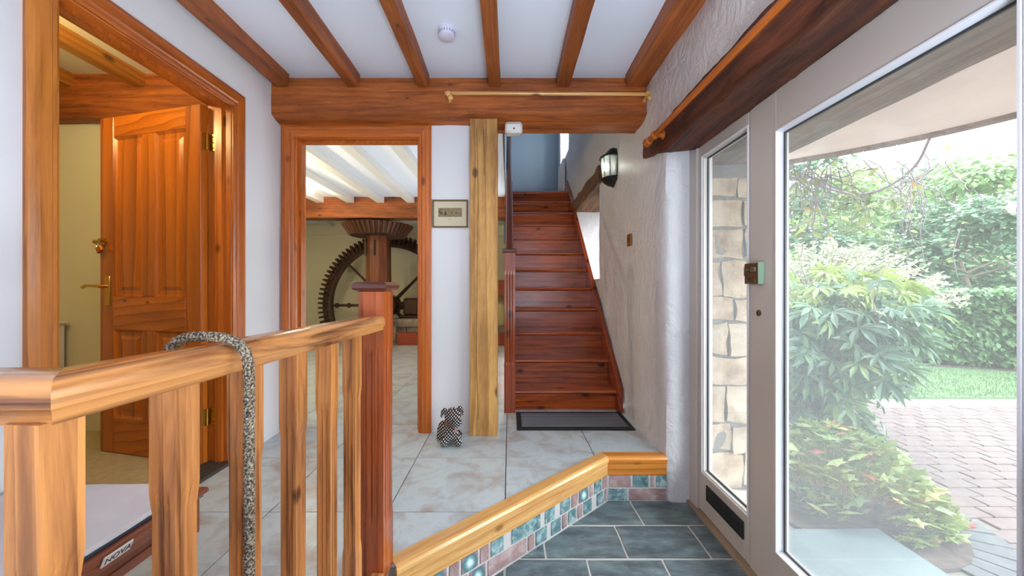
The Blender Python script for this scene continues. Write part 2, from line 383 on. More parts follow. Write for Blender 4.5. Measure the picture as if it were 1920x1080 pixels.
def clip(poly, px, py, nx, ny):       # keep side where (p-P).n >= 0
    out = []
    for i in range(len(poly)):
        a, b = poly[i], poly[(i+1) % len(poly)]
        da = (a[0]-px)*nx+(a[1]-py)*ny; db = (b[0]-px)*nx+(b[1]-py)*ny
        if da >= 0: out.append(a)
        if da*db < 0:
            t = da/(da-db); out.append((a[0]+(b[0]-a[0])*t, a[1]+(b[1]-a[1])*t))
    return out
def area(p): return abs(sum(p[i][0]*p[(i+1) % len(p)][1]-p[(i+1) % len(p)][0]*p[i][1] for i in range(len(p))))/2

# key plan numbers (metres; slate floor z=0, tiled floor z=.25)
FU = .25
GX0 = 1.0
XL, XR, YB = -1.51, .87, 2.43
CE = 2.56
VA, VB = (.548, 2.08), (-.393, 1.262)            # diagonal step
DV = Vector((VA[0]-VB[0], VA[1]-VB[1])).normalized()
NU = (-DV[1], DV[0])                            # towards the upper floor
DANG = math.atan2(DV[1], DV[0])

# ------------------------------------------------------------------ floors
fl = struct(MB().prism([(XL, .36), (-.41, .36), (-.41, 1.25), VB, VA, (.90, 2.09), (.93, 2.4), (1.0, 2.95), (0, 2.95), (0, 7.9), (-4.5, 7.9), (-4.5, 2.43), (XL, 2.43)][::1], -.1, FU-.006).build('floor', GROUT))
tiles = []
def tile_obj(poly, z, name='tile', mat=TILE, parent=fl, top=.0):
    if len(poly) < 3 or area(poly) < .0015: return
    MB().prism(poly, z-.012, z+top).build(name, mat, parent)
G = .0025
for i in range(-9, 3):
    for j in range(-3, 13):
        x0, x1 = -.018+.5*i+G, -.018+.5*(i+1)-G; y0, y1 = 1.563+.5*j+G, 1.563+.5*(j+1)-G
        p = [(x0, y0), (x1, y0), (x1, y1), (x0, y1)]
        if y1 < 2.42:
            p = clip(p, XL+.002, 0, 1, 0); p = clip(p, 0, .37, 0, 1) if p else p
        if y0 > 2.06: p = clip(p, 1.0, 0, -1, 0) if y0 < 2.9 else clip(p, -.02, 0, -1, 0)
        if 2.06 < y0 < 2.5: p = clip(p, XL+.002, 0, 1, 0) if x1 < XL+.5 and x1 > XL else ([] if x1 < XL else p)
        if not p: continue
        if y1 < 2.07:
            if y0 < 1.25:
                q = clip(p, VB[0], VB[1], *NU); q = clip(q, 0, 1.262, 0, 1) if q else q
                if q: tile_obj(q, FU)
                p = clip(p, 0, 1.262, 0, -1); p = clip(p, -.415, 0, -1, 0) if p else p
            else: p = clip(p, VB[0], VB[1], *NU)
        if x0 > 0 and y0 > 2.5: p = clip(p, 0, 2.93, 0, -1)
        if p: tile_obj(p, FU)
# slate flags of the lower floor
sf = struct(MB().prism([(-1.51, -2.3), (1.09, -2.3), (1.09, 2.12), (.4, 2.12), (-.45, 1.3), (-.45, .42), (-1.51, .42)], -.12, -.0025).build('floor', MORTAR))
rows = [2.085, 1.863, 1.632, 1.40, 1.16, .93, .68, .42, .14, -.16, -.46, -.78, -1.1, -1.42, -1.75, -2.05, -2.3]
joints = {0: [-.6, .30, .682, 1.06], 1: [-.6, .165-.36, .165, .53, .90, 1.06], 2: [-.6, -.02, .339, .675, 1.06]}
for r in range(len(rows)-1):
    js = joints.get(r)
    if not js:
        js = [-1.52]; x = -1.52+R.uniform(.2, .4)
        while x < .9: js.append(x); x += R.uniform(.3, .45)
        js.append(1.06)
    if r in (0, 1, 2): js = [-1.0]+js
    for a, b in zip(js[:-1], js[1:]):
        y1, y0 = rows[r]-.0065, rows[r+1]+.0065; a += .005; b -= .005
        pts = []
        for (ax, ay), (bx, by) in (((a, y0), (b, y0)), ((b, y0), (b, y1)), ((b, y1), (a, y1)), ((a, y1), (a, y0))):
            n = max(2, int(math.hypot(bx-ax, by-ay)/.05))
            for k in range(n):
                t = k/n; x, y = ax+(bx-ax)*t, ay+(by-ay)*t
                w = noise.noise_vector(Vector((x*9, y*9, r)))*.006
                dx = -.10*(y-y0)*(1 if bx > .1 else 0)
                pts.append((x+w[0]+dx*0, y+w[1]*.6))
        p = clip(pts, 1.052, 0, -1, 0)
        if rows[r] > .45:
            p = clip(p, VB[0]+.01*NU[0]*-1, VB[1]-.01*NU[1], -NU[0], -NU[1]) if p and rows[r+1] > .4 else p
            p = clip(p, -.375, 0, 1, 0) if p else p
        if p and len(p) > 2 and area(p) > .003:
            MB().prism(p, -.03, R.uniform(-.001, .003)).build('flagstone', SLATE, sf)

# ------------------------------------------------------------------ walls, ceiling
def wall(name, boxes, mat):
    m = MB()
    for b in boxes: m.box(*b)
    return struct(m.build(name, mat))
wall('wall_left', [(XL-.1, XL, -2.3, 1.19, 0, CE), (XL-.1, XL, 2.04, YB, FU, CE), (XL-.1, XL, 1.19, 2.04, 2.24, CE)], WHITE)
wall('wall_back', [(XL-.02, -1.45, YB, YB+.1, FU, CE), (-.565, -.26, YB, YB+.1, FU, 2.30), (-1.45, -.565, YB, YB+.1, 2.23, CE)], WHITE)
wall('wall_side_room_back', [(-4.5, XL-.02, YB, YB+.1, 0, CE)], CREAM)
wall('wall_side_room_left', [(-3.9, -3.8, -.8, YB, 0, CE)], CREAM)
wall('wall_side_room_front', [(-3.8, XL-.1, -.9, -.8, 0, CE)], CREAM)
wall('wall_mill_left', [(-4.6, -4.5, YB, 7.9, 0, CE)], CREAM)
nb = [(-4.5, -3.42, 7.8, 7.95, FU, CE), (-3.42, -3.18, 7.8, 7.95, FU, 1.54), (-3.42, -3.18, 7.8, 7.95, 2.0, CE), (-3.18, .1, 7.8, 7.95, FU, CE), (-3.44, -3.16, 7.95, 8.0, 1.5, 2.05)]
wall('wall_mill_back', nb, CREAM)
wall('wall_mill_right', [(-.04, .0, 5.3, 7.8, FU, CE)], CREAM)
wall('wall_rear', [(-1.51, 1.45, -2.4, -2.3, 0, CE)], WHITE)
wall('wall_right_rear', [(GX0, 1.45, -2.4, .595, -.1, 1.96)], WHITE)
wall('wall_outer', [(1.03, 1.45, 2.1, 3.5, -.1, 4.9), (1.03, 1.45, 4.75, 5.4, -.1, 4.9), (1.03, 1.45, 6.3, 7.2, -.1, 4.9), (1.03, 1.45, 3.5, 4.75, -.1, 1.30), (1.03, 1.45, 3.5, 4.75, 2.2, 4.9),
     (1.03, 1.45, 5.4, 6.3, -.1, 3.25), (1.03, 1.45, 5.4, 6.3, 4.4, 4.9), (.98, 1.45, -2.4, 2.1, 2.13, 4.9)], WHITE)
wall('wall_landing_back', [(-.1, 1.0, 6.6, 6.7, 2.0, 4.9)], plain('shaded_cool_wall', lin((140, 154, 168)), .8))  # cool daylight shade on this wall is put into its colour
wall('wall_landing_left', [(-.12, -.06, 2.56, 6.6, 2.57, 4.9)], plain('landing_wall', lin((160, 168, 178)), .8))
wall('wall_landing_front', [(-.12, 1.0, 2.5, 2.56, 2.57, 4.9)], WHITE)
wall('ceiling', [(XL-.1, 1.03, -2.4, 2.5, CE, CE+.1)], CEIL)
wall('ceiling_side_room', [(-3.9, XL-.1, -.9, 2.5, CE, CE+.1)], CREAM)
wall('ceiling_mill', [(-4.6, -.06, 2.5, 7.95, CE, CE+.1)], CEIL)
wall('ceiling_landing', [(-.2, 1.45, 2.4, 6.8, 4.9, 5.0)], CEIL)
wall('floor_side_room', [(-3.9, XL-.04, -.9, 2.43, .1, FU+.008)], CARPET)
wall('floor_landing', [(-.06, .87, 5.35, 6.6, 2.40, 2.55)], red_w('Y'))

# rough plastered right wall, as a displaced skin with the door and window openings left out
def right_wall():
    m = MB(); st = .045
    path = [(1.035, 2.066), (.985, 2.062), (.935, 2.062), (.905, 2.067), (.884, 2.082), (.874, 2.115)]
    y = 2.115
    low = list(path)
    while y < 6.6: y += st; low.append((XR, y))
    up = [(XR, -2.3+st*k) for k in range(int((low[6][1]+2.3)/st)+1)]
    def skin(pth, z0, z1, hole):
        nz = int((z1-z0)/st); idx = {}
        def V(i, k):
            if (i, k) not in idx:
                x, yy = pth[i]; z = z0+(z1-z0)*k/nz
                e = min(1, min(i, len(pth)-1-i)/3+.0)
                d = noise.fractal(Vector((0, yy*1.6, z*1.6)), 1, 2, 5)*.012+noise.noise(Vector((3, yy*9, z*7)))*.003
                lean = .0
                idx[(i, k)] = len(m.v); m.v.append((x-d*(1 if i > 2 else .4)+lean, yy, z))
            return idx[(i, k)]
        for i in range(len(pth)-1):
            for k in range(nz):
                yy = (pth[i][1]+pth[i+1][1])/2; z = z0+(z1-z0)*(k+.5)/nz
                if hole(yy, z): continue
                m.f.append((V(i, k), V(i+1, k), V(i+1, k+1), V(i, k+1)))
    def hl(yy, z):
        return (3.54 < yy < 4.72 and 1.30 < z < 2.2) or (5.4 < yy < 6.3 and 3.25 < z < 4.4)
    skin(low, -.02, 4.9, hl)
    skin(up, 2.06, 4.9, lambda y, z: False)
    # splayed reveals of the stair window
    def q(a, b, c, d): m.add([a, b, c, d], [(0, 1, 2, 3)])
    y0, y1, z0, z1 = 3.52, 4.73, 1.285, 2.22
    q((XR-.004, y0, z0), (1.40, y0+.1, z0+.03), (1.40, y0+.1, z1), (XR-.004, y0, z1))
    q((XR-.004, y1, z0), (1.40, y1-.06, z0+.03), (1.40, y1-.06, z1), (XR-.004, y1, z1))
    q((XR-.004, y0, z0), (XR-.004, y1, z0), (1.40, y1-.06, z0+.03), (1.40, y0+.1, z0+.03))
    q((XR-.004, y0, z1), (XR-.004, y1, z1), (1.40, y1-.06, z1-.06), (1.40, y0+.1, z1-.06))
    y0, y1, z0, z1 = 5.39, 6.31, 3.24, 4.41
    for yy in (y0, y1): q((XR, yy, z0), (1.40, yy, z0), (1.40, yy, z1), (XR, yy, z1))
    for zz in (z0, z1): q((XR, y0, zz), (XR, y1, zz), (1.40, y1, zz), (1.40, y0, zz))
    return struct(m.build('wall_right', PLASTER, smooth=True))
right_wall()

# stair and landing windows (white frames, glass)
for k, (y0, y1, z0, z1) in enumerate(((3.6, 4.68, 1.3, 2.18), (5.4, 6.3, 3.25, 4.4))):
    w = sroot('window_%d' % (k+2), (1.41, (y0+y1)/2, z0))
    m = MB()
    for a, b, c, d in ((y0, y0+.05, z0, z1), (y1-.05, y1, z0, z1), (y0+.05, y1-.05, z0, z0+.05), (y0+.05, y1-.05, z1-.05, z1), ((y0+y1)/2-.025, (y0+y1)/2+.025, z0+.05, z1-.05)):
        m.box(1.39, 1.44, a, b, c, d, .004)
    m.build('window_frame', GLOSSW, w)
    B(1.413, 1.417, y0+.05, y1-.05, z0+.05, z1-.05).build('window_pane', CLEAR, w)

# ------------------------------------------------------------------ beams, joists, post, lintels
bm_ = gridbox(XL-.0, .90, 2.335, 2.56, 2.272, 2.50, .05)
def notch(mb):
    v = []
    for x, y, z in mb.v:
        if z < 2.28: z += .035*max(0, (2.40-y)/.07)*1.0 if y < 2.40 else 0
        v.append((x, y, z))
    mb.v = v; return mb
roughen(notch(bm_), .006, 7)
mb = thing('ceiling_beam', (-.3, 2.45, 2.27), 'long thick dark timber beam crossing the hall above the pine doorway', 'beam')
bm_.build('beam_body', beam_w('X'), mb)
gridbox(XL, .90, 2.385, 2.56, 2.502, 2.559, .08).build('wall_plate', beam_w('X'), mb)
jl = [(-1.472, -1.40, 'dark ceiling joist running tight against the left white wall', 'Y'),
      (-1.02, -.95, 'dark ceiling joist second from the left wall', 'Y'), (-.577, -.508, 'dark ceiling joist just left of the round smoke alarm', 'Y'),
      (-.13, -.058, 'dark ceiling joist just right of the round smoke alarm', 'Y'), (.30, .38, 'dark ceiling joist over the foot of the stairs, next to the wide one', 'Y'),
      (.74, .885, 'widest dark ceiling joist, running along the right wall above the lintel', 'Y')]
for i, (a, b, lab, ax) in enumerate(jl):
    g = roughen(gridbox(a, b, -2.28, 2.345, 2.472, CE-.001, .07), .0025, 5, i)
    g.v = [(x, y, min(z, CE-.001)) for x, y, z in g.v]
    tag(g.build('ceiling_joist', joist_w('Y'), loc=((a+b)/2, 0, 2.5)), lab, 'joist', 'dark joists of the hall ceiling')
# post
pr = MB(); ch = .012
pr.prism([(-.255, 2.36), (-.100, 2.36), (-.082, 2.378), (-.078, 2.53), (-.255, 2.53)], FU, 2.285)
po = thing('timber_post', (-.17, 2.44, FU), 'thick square weathered yellow pine post carrying the ceiling beam', 'post')
g = roughen(gridbox(-.252, -.078, 2.36, 2.53, FU, 2.285, .045), .0035, 8)
g.build('post_body', post_w('Z'), po)
CRK = plain('crack_shadow_wood', lin((60, 34, 16)), .9)
def crack(pts, w, y, mb):
    for (x0, z0), (x1, z1) in zip(pts[:-1], pts[1:]):
        mb.add([(x0-w, y, z0), (x0+w, y, z0), (x1+w, y, z1), (x1-w, y, z1)], [(0, 1, 2, 3)])
zz = [2.28-.06*k for k in range(34)]
for xs, za, zb in ((-.207, 2.27, .3), (-.172, 2.27, 1.9)):
    ck = MB(); crack([(xs+noise.noise(Vector((xs*9, z*1.5, 1)))*.02, z) for z in zz if zb < z < za], .0011, 2.3555, ck); ck.build('drying_crack', CRK, po)

# inner lintel over the glazed door
g = roughen(roughen(gridbox(.855, 1.10, -2.25, 2.36, 1.955, 2.125, .03), .016, 4, 3), .007, 16, 5)
g.v = [(x, y, z+max(0, (y-2.0))*.22 if z < 2.03 else z) for x, y, z in g.v]
tag(g.build('door_lintel', wood('dark_oak_lintel', lin((52, 20, 8)), lin((138, 74, 42)), 'Y', rough=.6, rustic=.9, knots=.03, bumpy=1, coat=0, bd=.03), loc=(.96, 1, 1.95), smooth=True), 'rough dark oak lintel above the glazed entrance door', 'lintel')
# stair-window lintel
g = roughen(gridbox(.838, 1.38, 3.46, 4.85, 2.17, 2.33, .06), .018, 5, 8)
g.v = [(x, y, z+(4.85-y)*.015) for x, y, z in g.v]
tag(g.build('window_lintel', wood('rough_oak_lintel', lin((84, 54, 34)), lin((160, 122, 92)), 'Y', rough=.8, rustic=.8, knots=.03, bumpy=1, coat=0, bd=.03), loc=(1, 4.1, 2.2), smooth=True), 'short rough oak lintel over the small window beside the stairs', 'lintel')

# mill room: joists and beam
mb = thing('mill_room_beam', (-2, 5.6, 2.25), 'brown timber beam across the far room behind the doorway', 'beam')
roughen(gridbox(-4.5, -.06, 5.5, 5.75, 2.25, 2.559, .1), .005, 5).build('beam_body', wood('mill_beam', lin((96, 48, 16)), lin((160, 90, 40)), 'X', rough=.7, rustic=.7, coat=0), mb)
for a, b, xs in ((2.53, 5.50, ((-2.88, 'behind the glowing bulb, leftmost seen through the doorway'), (-2.43, 'just right of the glowing bulb'), (-1.98, 'in the middle of the doorway, above the crown wheel'), (-1.53, 'right of the middle of the doorway'), (-1.08, 'at the top right corner of the doorway'), (-3.33, 'left of the glowing bulb, mostly hidden'), (-.63, 'hidden right of the doorway'))),
                 (5.75, 7.8, ((-3.78, 'above the wall niche, farthest left'), (-3.33, 'just right of the one above the wall niche'), (-2.88, 'left of the crown wheel'), (-1.53, 'right of the crown wheel')))):
    for x, lab in xs:
        near = a < 3; w = .11 if near else .06
        o = B(x+.005, x+.005+w, a, b, 2.47 if near else 2.49, CE-.001, .006).build('white_joist', WPAINT, loc=(x, a, 2.5))
        tag(o, ('white joist before the far beam, ' if near else 'small white joist beyond the far beam, ')+lab, 'joist',
            'white joists before the mill room beam' if near else 'white joists behind the mill room beam')
wall('trim_2', [(-4.5, 0, 7.77, 7.8, 2.32, 2.35)], CREAM)

# side room beam and joists
mb = thing('side_room_beam', (-2.6, 2.4, 2.27), 'old brown timber beam inside the left room above the open door', 'beam')
roughen(gridbox(-3.8, XL-.1, 2.34, 2.43, 2.28, 2.559, .08), .006, 6).build('beam_body', beam_w('X'), mb)
for a, lab in ((-2.385, 'joist of the left room ending over the open pine door'), (-2.84, 'shorter-looking joist of the left room nearest its far corner'), (-3.3, 'joist of the left room seen last behind the door frame'), (-1.93, 'joist of the left room nearest the door opening')):
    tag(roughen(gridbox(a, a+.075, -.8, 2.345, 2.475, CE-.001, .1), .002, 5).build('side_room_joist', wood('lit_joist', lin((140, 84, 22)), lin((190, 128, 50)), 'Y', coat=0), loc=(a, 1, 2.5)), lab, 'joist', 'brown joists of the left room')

# ------------------------------------------------------------------ doorways (door_1 left room, door_2 mill room)
ARCH = [(0, 0), (0, .010), (.010, .016), (.022, .016), (.028, .022), (.060, .024), (.072, .022), (.085, .016), (.085, 0)]   # (across from opening edge, proud)
def mould(mb, pts, prof, proud_dir, across):    # polyline with mitres: pts in plane; across = per point offset dir (scaled for mitre)
    n = len(prof); vs = []; fs = []
    for p, ac in zip(pts, across):
        for a, b in prof: vs.append(tuple(Vector(p)+Vector(ac)*a+Vector(proud_dir)*b))
    for i in range(len(pts)-1):
        for k in range(n-1): fs.append((i*n+k, i*n+k+1, (i+1)*n+k+1, (i+1)*n+k))
    fs += [tuple(range(n)), tuple(range((len(pts)-1)*n, len(pts)*n))]
    mb.add(vs, fs)
# door_1 : opening in the left wall
d1 = sroot('door_1', (XL, 1.6, FU))
y0, y1, zt = 1.228, 2.002, 2.193
for nm, pts, ac in (('architrave', [(XL, y0, FU), (XL, y0, zt)], [(0, -1, 0), (0, -1, 1)]), ('architrave', [(XL, y0, zt), (XL, y1, zt)], [(0, -1, 1), (0, 1, 1)]), ('architrave', [(XL, y1, zt), (XL, y1, FU)], [(0, 1, 1), (0, 1, 0)])):
    m = MB(); mould(m, pts, ARCH, (1, 0, 0), ac); m.build(nm, orange('Y') if nm == 'architrave' and abs(pts[0][1]-pts[1][1]) > .1 else (pine('Z') if pts[0][1] < 1.5 else orange('Z')), d1)
B(XL-.125, XL+.002, y0-.036, y0+.004, FU, zt+.004, .002).build('door_jamb', pine('Z'), d1)
B(XL-.125, XL+.002, y1-.004, y1+.036, FU, zt+.004, .002).build('door_jamb', orange('Z'), d1)
B(XL-.125, XL+.002, y0+.004, y1-.004, zt-.004, zt+.034, .002).build('head_jamb', orange('Y'), d1)
m = MB(); m.box(XL-.075, XL-.04, y1-.018, y1-.004, FU, zt-.018); m.box(XL-.075, XL-.04, y0+.004, y0+.018, FU, zt-.018); m.box(XL-.075, XL-.04, y0+.004, y1-.004, zt-.018, zt-.004)
m.build('door_stop', orange('Z'), d1)
B(XL-.13, XL+.01, y0, y1, FU-.02, FU+.014, .003).build('threshold', DARKST, d1)
# leaf, built in local coords: u along width from hinge, t thickness, z
LW, LT, LH = .745, .04, 1.915
hx, hy = XL-.118, y1-.012
ex, ey = -2.318, 2.155
ang = math.atan2(ey-hy, ex-hx)
ML = Matrix.Translation((hx, hy, FU+.012)) @ Matrix.Rotation(ang, 4, 'Z')
# local +x away from the hinge, local +y : (rotated 90 ccw of that) points towards -Y, i.e. to the camera
leaf = MB(); leaf.M = ML
t0, t1 = -.002, .038
def lb(m, u0, u1, z0, z1, a=t0, b=t1, bv=.003): m.box(u0, u1, a, b, z0, z1, bv)
w = LW; st_, = (.105,)
mid = (w-.09)/2
lb(leaf, 0, st_, 0, LH); lb(leaf, w-st_, w, 0, LH)
for z0, z1 in ((.20, .70), (.89, LH-.12)): lb(leaf, mid, mid+.09, z0, z1)
lf = leaf.build('door_leaf', doorwood('Z'), d1)
for z0, z1 in ((0, .20), (.70, .89), (LH-.12, LH)):
    q = MB(); q.M = ML; lb(q, st_+.0005, w-st_-.0005, z0, z1, t0+.0005, t1-.0005); q.build('door_rail', doorwood('X'), lf)
for u0, u1 in ((st_, mid), (mid+.09, w-st_)):
    for z0, z1 in ((.20, .70), (.89, LH-.12)):
        p = MB(); p.M = ML
        fr = []
        d = .012
        def rct(e, y): return [(u0+e, y, z0+e), (u1-e, y, z0+e), (u1-e, y, z1-e), (u0+e, y, z1-e)]
        rr = [rct(0, t1-.002), rct(.012, t1-.014), rct(.035, t1-.016), rct(.055, t1-.008)]
        vs = [v for q in rr for v in q]; fs = [(i*4+k, i*4+(k+1) % 4, i*4+4+(k+1) % 4, i*4+4+k) for i in range(3) for k in range(4)]+[(12, 13, 14, 15)]
        p.add(vs, fs)
        rr = [rct(0, t0+.002), rct(.012, t0+.014), rct(.055, t0+.010)]
        vs = [v for q in rr for v in q]; fs = [(i*4+k, i*4+(k+1) % 4, i*4+4+(k+1) % 4, i*4+4+k) for i in range(2) for k in range(4)]+[(8, 9, 10, 11)]
        p.add(vs, fs)
        p.build('door_panel', doorwood('Z'), lf)
# lever handle on long plate, near the free edge
hp = MB(); hp.M = ML
hz = 1.20-FU-.012
hp.box(w-.085, w-.045, t1, t1+.006, hz-.10, hz+.07, .002)
hp.tube([(w-.065, t1+.004, hz+.01), (w-.065, t1+.048, hz+.01)], .009, 10)
hp.tube([(w-.066, t1+.046, hz+.01), (w-.02, t1+.05, hz+.012), (w+.025, t1+.05, hz+.012), (w+.055, t1+.046, hz+.004)], [.008, .007, .008, .009], 10)
hp.box(w-.085, w-.045, t0-.006, t0, hz-.10, hz+.07, .002)
h = hp.build('lever_handle', BRASS, lf, smooth=True); h['label'] = 'brass lever handle on long plate'
for z0 in (1.70-.02, .20):
    p = MB(); p.M = ML
    p.box(.0, .0-.001, .004, .036, z0, z0+.09); p.M = None
    p.lathe([(.006, 0), (.006, .09)], (hx+.004, hy-.010, FU+.012+z0), 'Z', 10)
    p.box(hx+.006, hx+.042, y1-.007, y1-.004, FU+.012+z0, FU+.102+z0)
    for dz in (.015, .045, .075): p.ball((hx+.025, y1-.008, FU+.012+z0+dz), .004, 6, 4)
    p.build('hinge', BRASS, d1, smooth=True)
# padlock hanging from a staple near the edge of the door
pm = MB(); pm.M = ML
pt = ML @ Vector((w-.03, t1+.02, 1.455-FU))
pd = thing('padlock', tuple(pt), 'small brass padlock hanging from a staple on the edge of the open door', 'padlock')
q = MB(); q.M = ML @ Matrix.Translation((w-.028, t1+.022, 1.425-FU)) @ Matrix.Rotation(.5, 4, 'Y')
q.box(-.021, .021, -.007, .007, -.036, .0, .003); q.build('padlock_body', plain('copper_brass', lin((190, 112, 50)), .3, 1), pd)
q = MB(); q.M = ML @ Matrix.Translation((w-.028, t1+.022, 1.425-FU)) @ Matrix.Rotation(.5, 4, 'Y')
q.tube([(-.012, 0, -.002)]+[(-.012*math.cos(a), 0, .012+.012*math.sin(a)) for a in [PI*i/8 for i in range(9)]]+[(.012, 0, -.002)], .003, 8); q.build('shackle', CHROME, pd, True)
q = MB(); q.M = ML
q.lathe([(.001, -.002), (.018, 0), (.018, .004), (.010, .008), (.010, .026), (.013, .03), (.001, .032)], (w-.045, t1, 1.458-FU), 'Y', 14)
q.ball((w+.0, t1+.024, 1.452-FU), (.014, .009, .012)); q.tube([(w-.045, t1+.022, 1.458-FU), (w, t1+.024, 1.452-FU)], .006, 8)
q.build('staple', BRASS, pd, True)

# door_2 : opening into the mill room
d2 = sroot('door_2', (-1, YB, FU))
x0, x1, zt = -1.413, -.597, 2.193
for pts, ac in (([(x0, YB, FU), (x0, YB, zt)], [(-1, 0, 0), (-1, 0, 1)]), ([(x0, YB, zt), (x1, YB, zt)], [(-1, 0, 1), (1, 0, 1)]), ([(x1, YB, zt), (x1, YB, FU)], [(1, 0, 1), (1, 0, 0)])):
    m = MB(); mould(m, pts, ARCH, (0, -1, 0), ac); m.build('architrave', orange('X' if pts[0][2] == pts[1][2] else 'Z'), d2)
for a, b, c, d, ax in ((x0-.038, x0+.004, FU, zt+.004, 'Z'), (x1-.004, x1+.038, FU, zt+.004, 'Z'), (x0+.004, x1-.004, zt-.004, zt+.034, 'X')):
    B(a, b, YB-.002, YB+.125, c, d, .002).build('door_jamb' if ax == 'Z' else 'head_jamb', orange(ax), d2)
m = MB(); m.box(x0+.004, x0+.018, YB+.04, YB+.075, FU, zt-.018); m.box(x1-.018, x1-.004, YB+.04, YB+.075, FU, zt-.018); m.box(x0+.004, x1-.004, YB+.04, YB+.075, zt-.018, zt-.004)
m.build('door_stop', orange('Z'), d2)

# ------------------------------------------------------------------ glazed entrance: window_1 (sidelight), door_3, window_2 behind the camera
GX = 1.02
def frame_rect(m, y0, y1, z0, z1, Y0, Y1, Z0, Z1, xa, xb, b=.003):   # outer y0..z1, inner Y0..Z1
    m.box(xa, xb, y0, Y0, z0, z1, b); m.box(xa, xb, Y1, y1, z0, z1, b)
    m.box(xa, xb, Y0, Y1, z0, Z0, b); m.box(xa, xb, Y0, Y1, Z1, z1, b)
def bead(y0, y1, z0, z1, xa, w=.012):       # dark gasket + white bevel bead round a pane
    g = MB(); frame_rect(g, y0, y1, z0, z1, y0+.006, y1-.006, z0+.006, z1-.006, xa+.022, xa+.030, 0); 
    b = MB()
    rr = [[(xa, y0-w, z0-w), (xa, y1+w, z0-w), (xa, y1+w, z1+w), (xa, y0-w, z1+w)], [(xa-.004, y0-w, z0-w), (xa-.004, y1+w, z0-w), (xa-.004, y1+w, z1+w), (xa-.004, y0-w, z1+w)], [(xa-.004, y0-w*.5, z0-w*.5), (xa-.004, y1+w*.5, z0-w*.5), (xa-.004, y1+w*.5, z1+w*.5), (xa-.004, y0-w*.5, z1+w*.5)], [(xa+.024, y0, z0), (xa+.024, y1, z0), (xa+.024, y1, z1), (xa+.024, y0, z1)]]
    b.add([v for q in rr for v in q], [(i*4+k, i*4+(k+1) % 4, i*4+4+(k+1) % 4, i*4+4+k) for i in range(3) for k in range(4)])
    return g, b
w1 = sroot('window_1', (GX, 1.8, 0))
m = MB(); m.box(GX-.012, GX+.06, 1.985, 2.075, .0, 1.965, .004); m.build('frame_post', GLOSSW, w1)
m = MB(); frame_rect(m, 1.568, 1.985, .02, 1.955, 1.583, 1.94, .235, 1.885, GX, GX+.05); m.build('sidelight_frame', GLOSSW, w1)
g, b = bead(1.583, 1.94, .235, 1.885, GX); g.build('gasket', GASKET, w1); b.build('glazing_bead', plain('bright_bead_paint', lin((226, 226, 232)), .4), w1)
B(GX+.024, GX+.028, 1.584, 1.939, .236, 1.884).build('window_pane', GLASS, w1)
lp = MB(); lp.box(GX-.008, GX, 1.60, 1.90, .105, .185, .003)
l = lp.build('letter_slot', BLACK, w1); l['label'] = 'black letter slot flap'
B(GX-.01, GX-.008, 1.625, 1.875, .125, .165, .0008).build('letter_flap', plain('black_flap', lin((16, 16, 18)), .4), l)
d3 = sroot('door_3', (GX, 1, 0))
dy0, dy1, gz0, gz1 = .735, 1.408, .19, 1.80
m = MB(); m.box(GX, GX+.05, dy1, 1.564, .015, 1.955, .003); m.build('lock_stile', GLOSSW, d3)
B(GX, GX+.05, .60, dy0, .015, 1.955, .003).build('hinge_stile', GLOSSW, d3)
B(GX, GX+.05, dy0, dy1, gz1, 1.955, .002).build('top_rail', GLOSSW, d3)
B(GX, GX+.05, dy0, dy1, .015, gz0, .002).build('bottom_rail', GLOSSW, d3)
g, b = bead(dy0+.008, dy1-.008, gz0+.008, gz1-.008, GX, .010); g.build('gasket', GASKET, d3); b.build('glazing_bead', bpy.data.materials['bright_bead_paint'], d3)
B(GX+.024, GX+.028, dy0+.009, dy1-.009, gz0+.009, gz1-.009).build('door_pane', GLASS, d3)
lk = MB(); lk.box(.998, GX, 1.478, 1.566, 1.217, 1.303, .003)
lo = lk.build('rim_latch', DBRASS, d3); lo['label'] = 'dark bronze rim latch'
B(.9965, GX-.001, 1.4745, 1.4778, 1.216, 1.304).build('latch_edge', plain('green_lit_edge', lin((170, 205, 175)), .35, .2), lo)  # green light on the latch's near face is painted into this colour
q = MB(); q.lathe([(.001, 0), (.010, -.001), (.010, -.012), (.006, -.014), (.001, -.014)], (.998, 1.535, 1.275), 'X', 12); q.build('latch_knob', DBRASS, lo, True)
q = MB(); q.box(.9945, .998, 1.492, 1.522, 1.268, 1.284, .001); q.box(.996, .998, 1.495, 1.505, 1.225, 1.235); q.box(.996, .998, 1.545, 1.555, 1.225, 1.235); q.box(1.0, 1.012, 1.566, 1.572, 1.25, 1.29); q.build('snib', CHROME, lo)
q = MB(); q.lathe([(.001, 0), (.007, -.0015), (.001, -.002)], (.998, 1.53, 1.237), 'X', 10); q.build('keyhole_recess', BLACK, lo)
q = MB(); q.lathe([(.001, 0), (.0125, 0), (.0125, -.004), (.009, -.006), (.001, -.006)], (GX, 1.505, 1.098), 'X', 20); ks = q.build('keyhole_plate', DBRASS, d3, True)
B(GX-.0075, GX-.0055, 1.5035, 1.5065, 1.091, 1.105).build('key_slot', BLACK, ks)
B(GX-.03, 1.09, .6, 2.075, -.01, .016, .003).build('sill', plain('worn_sill', lin((150, 128, 106)), .7, var=.2), d3)

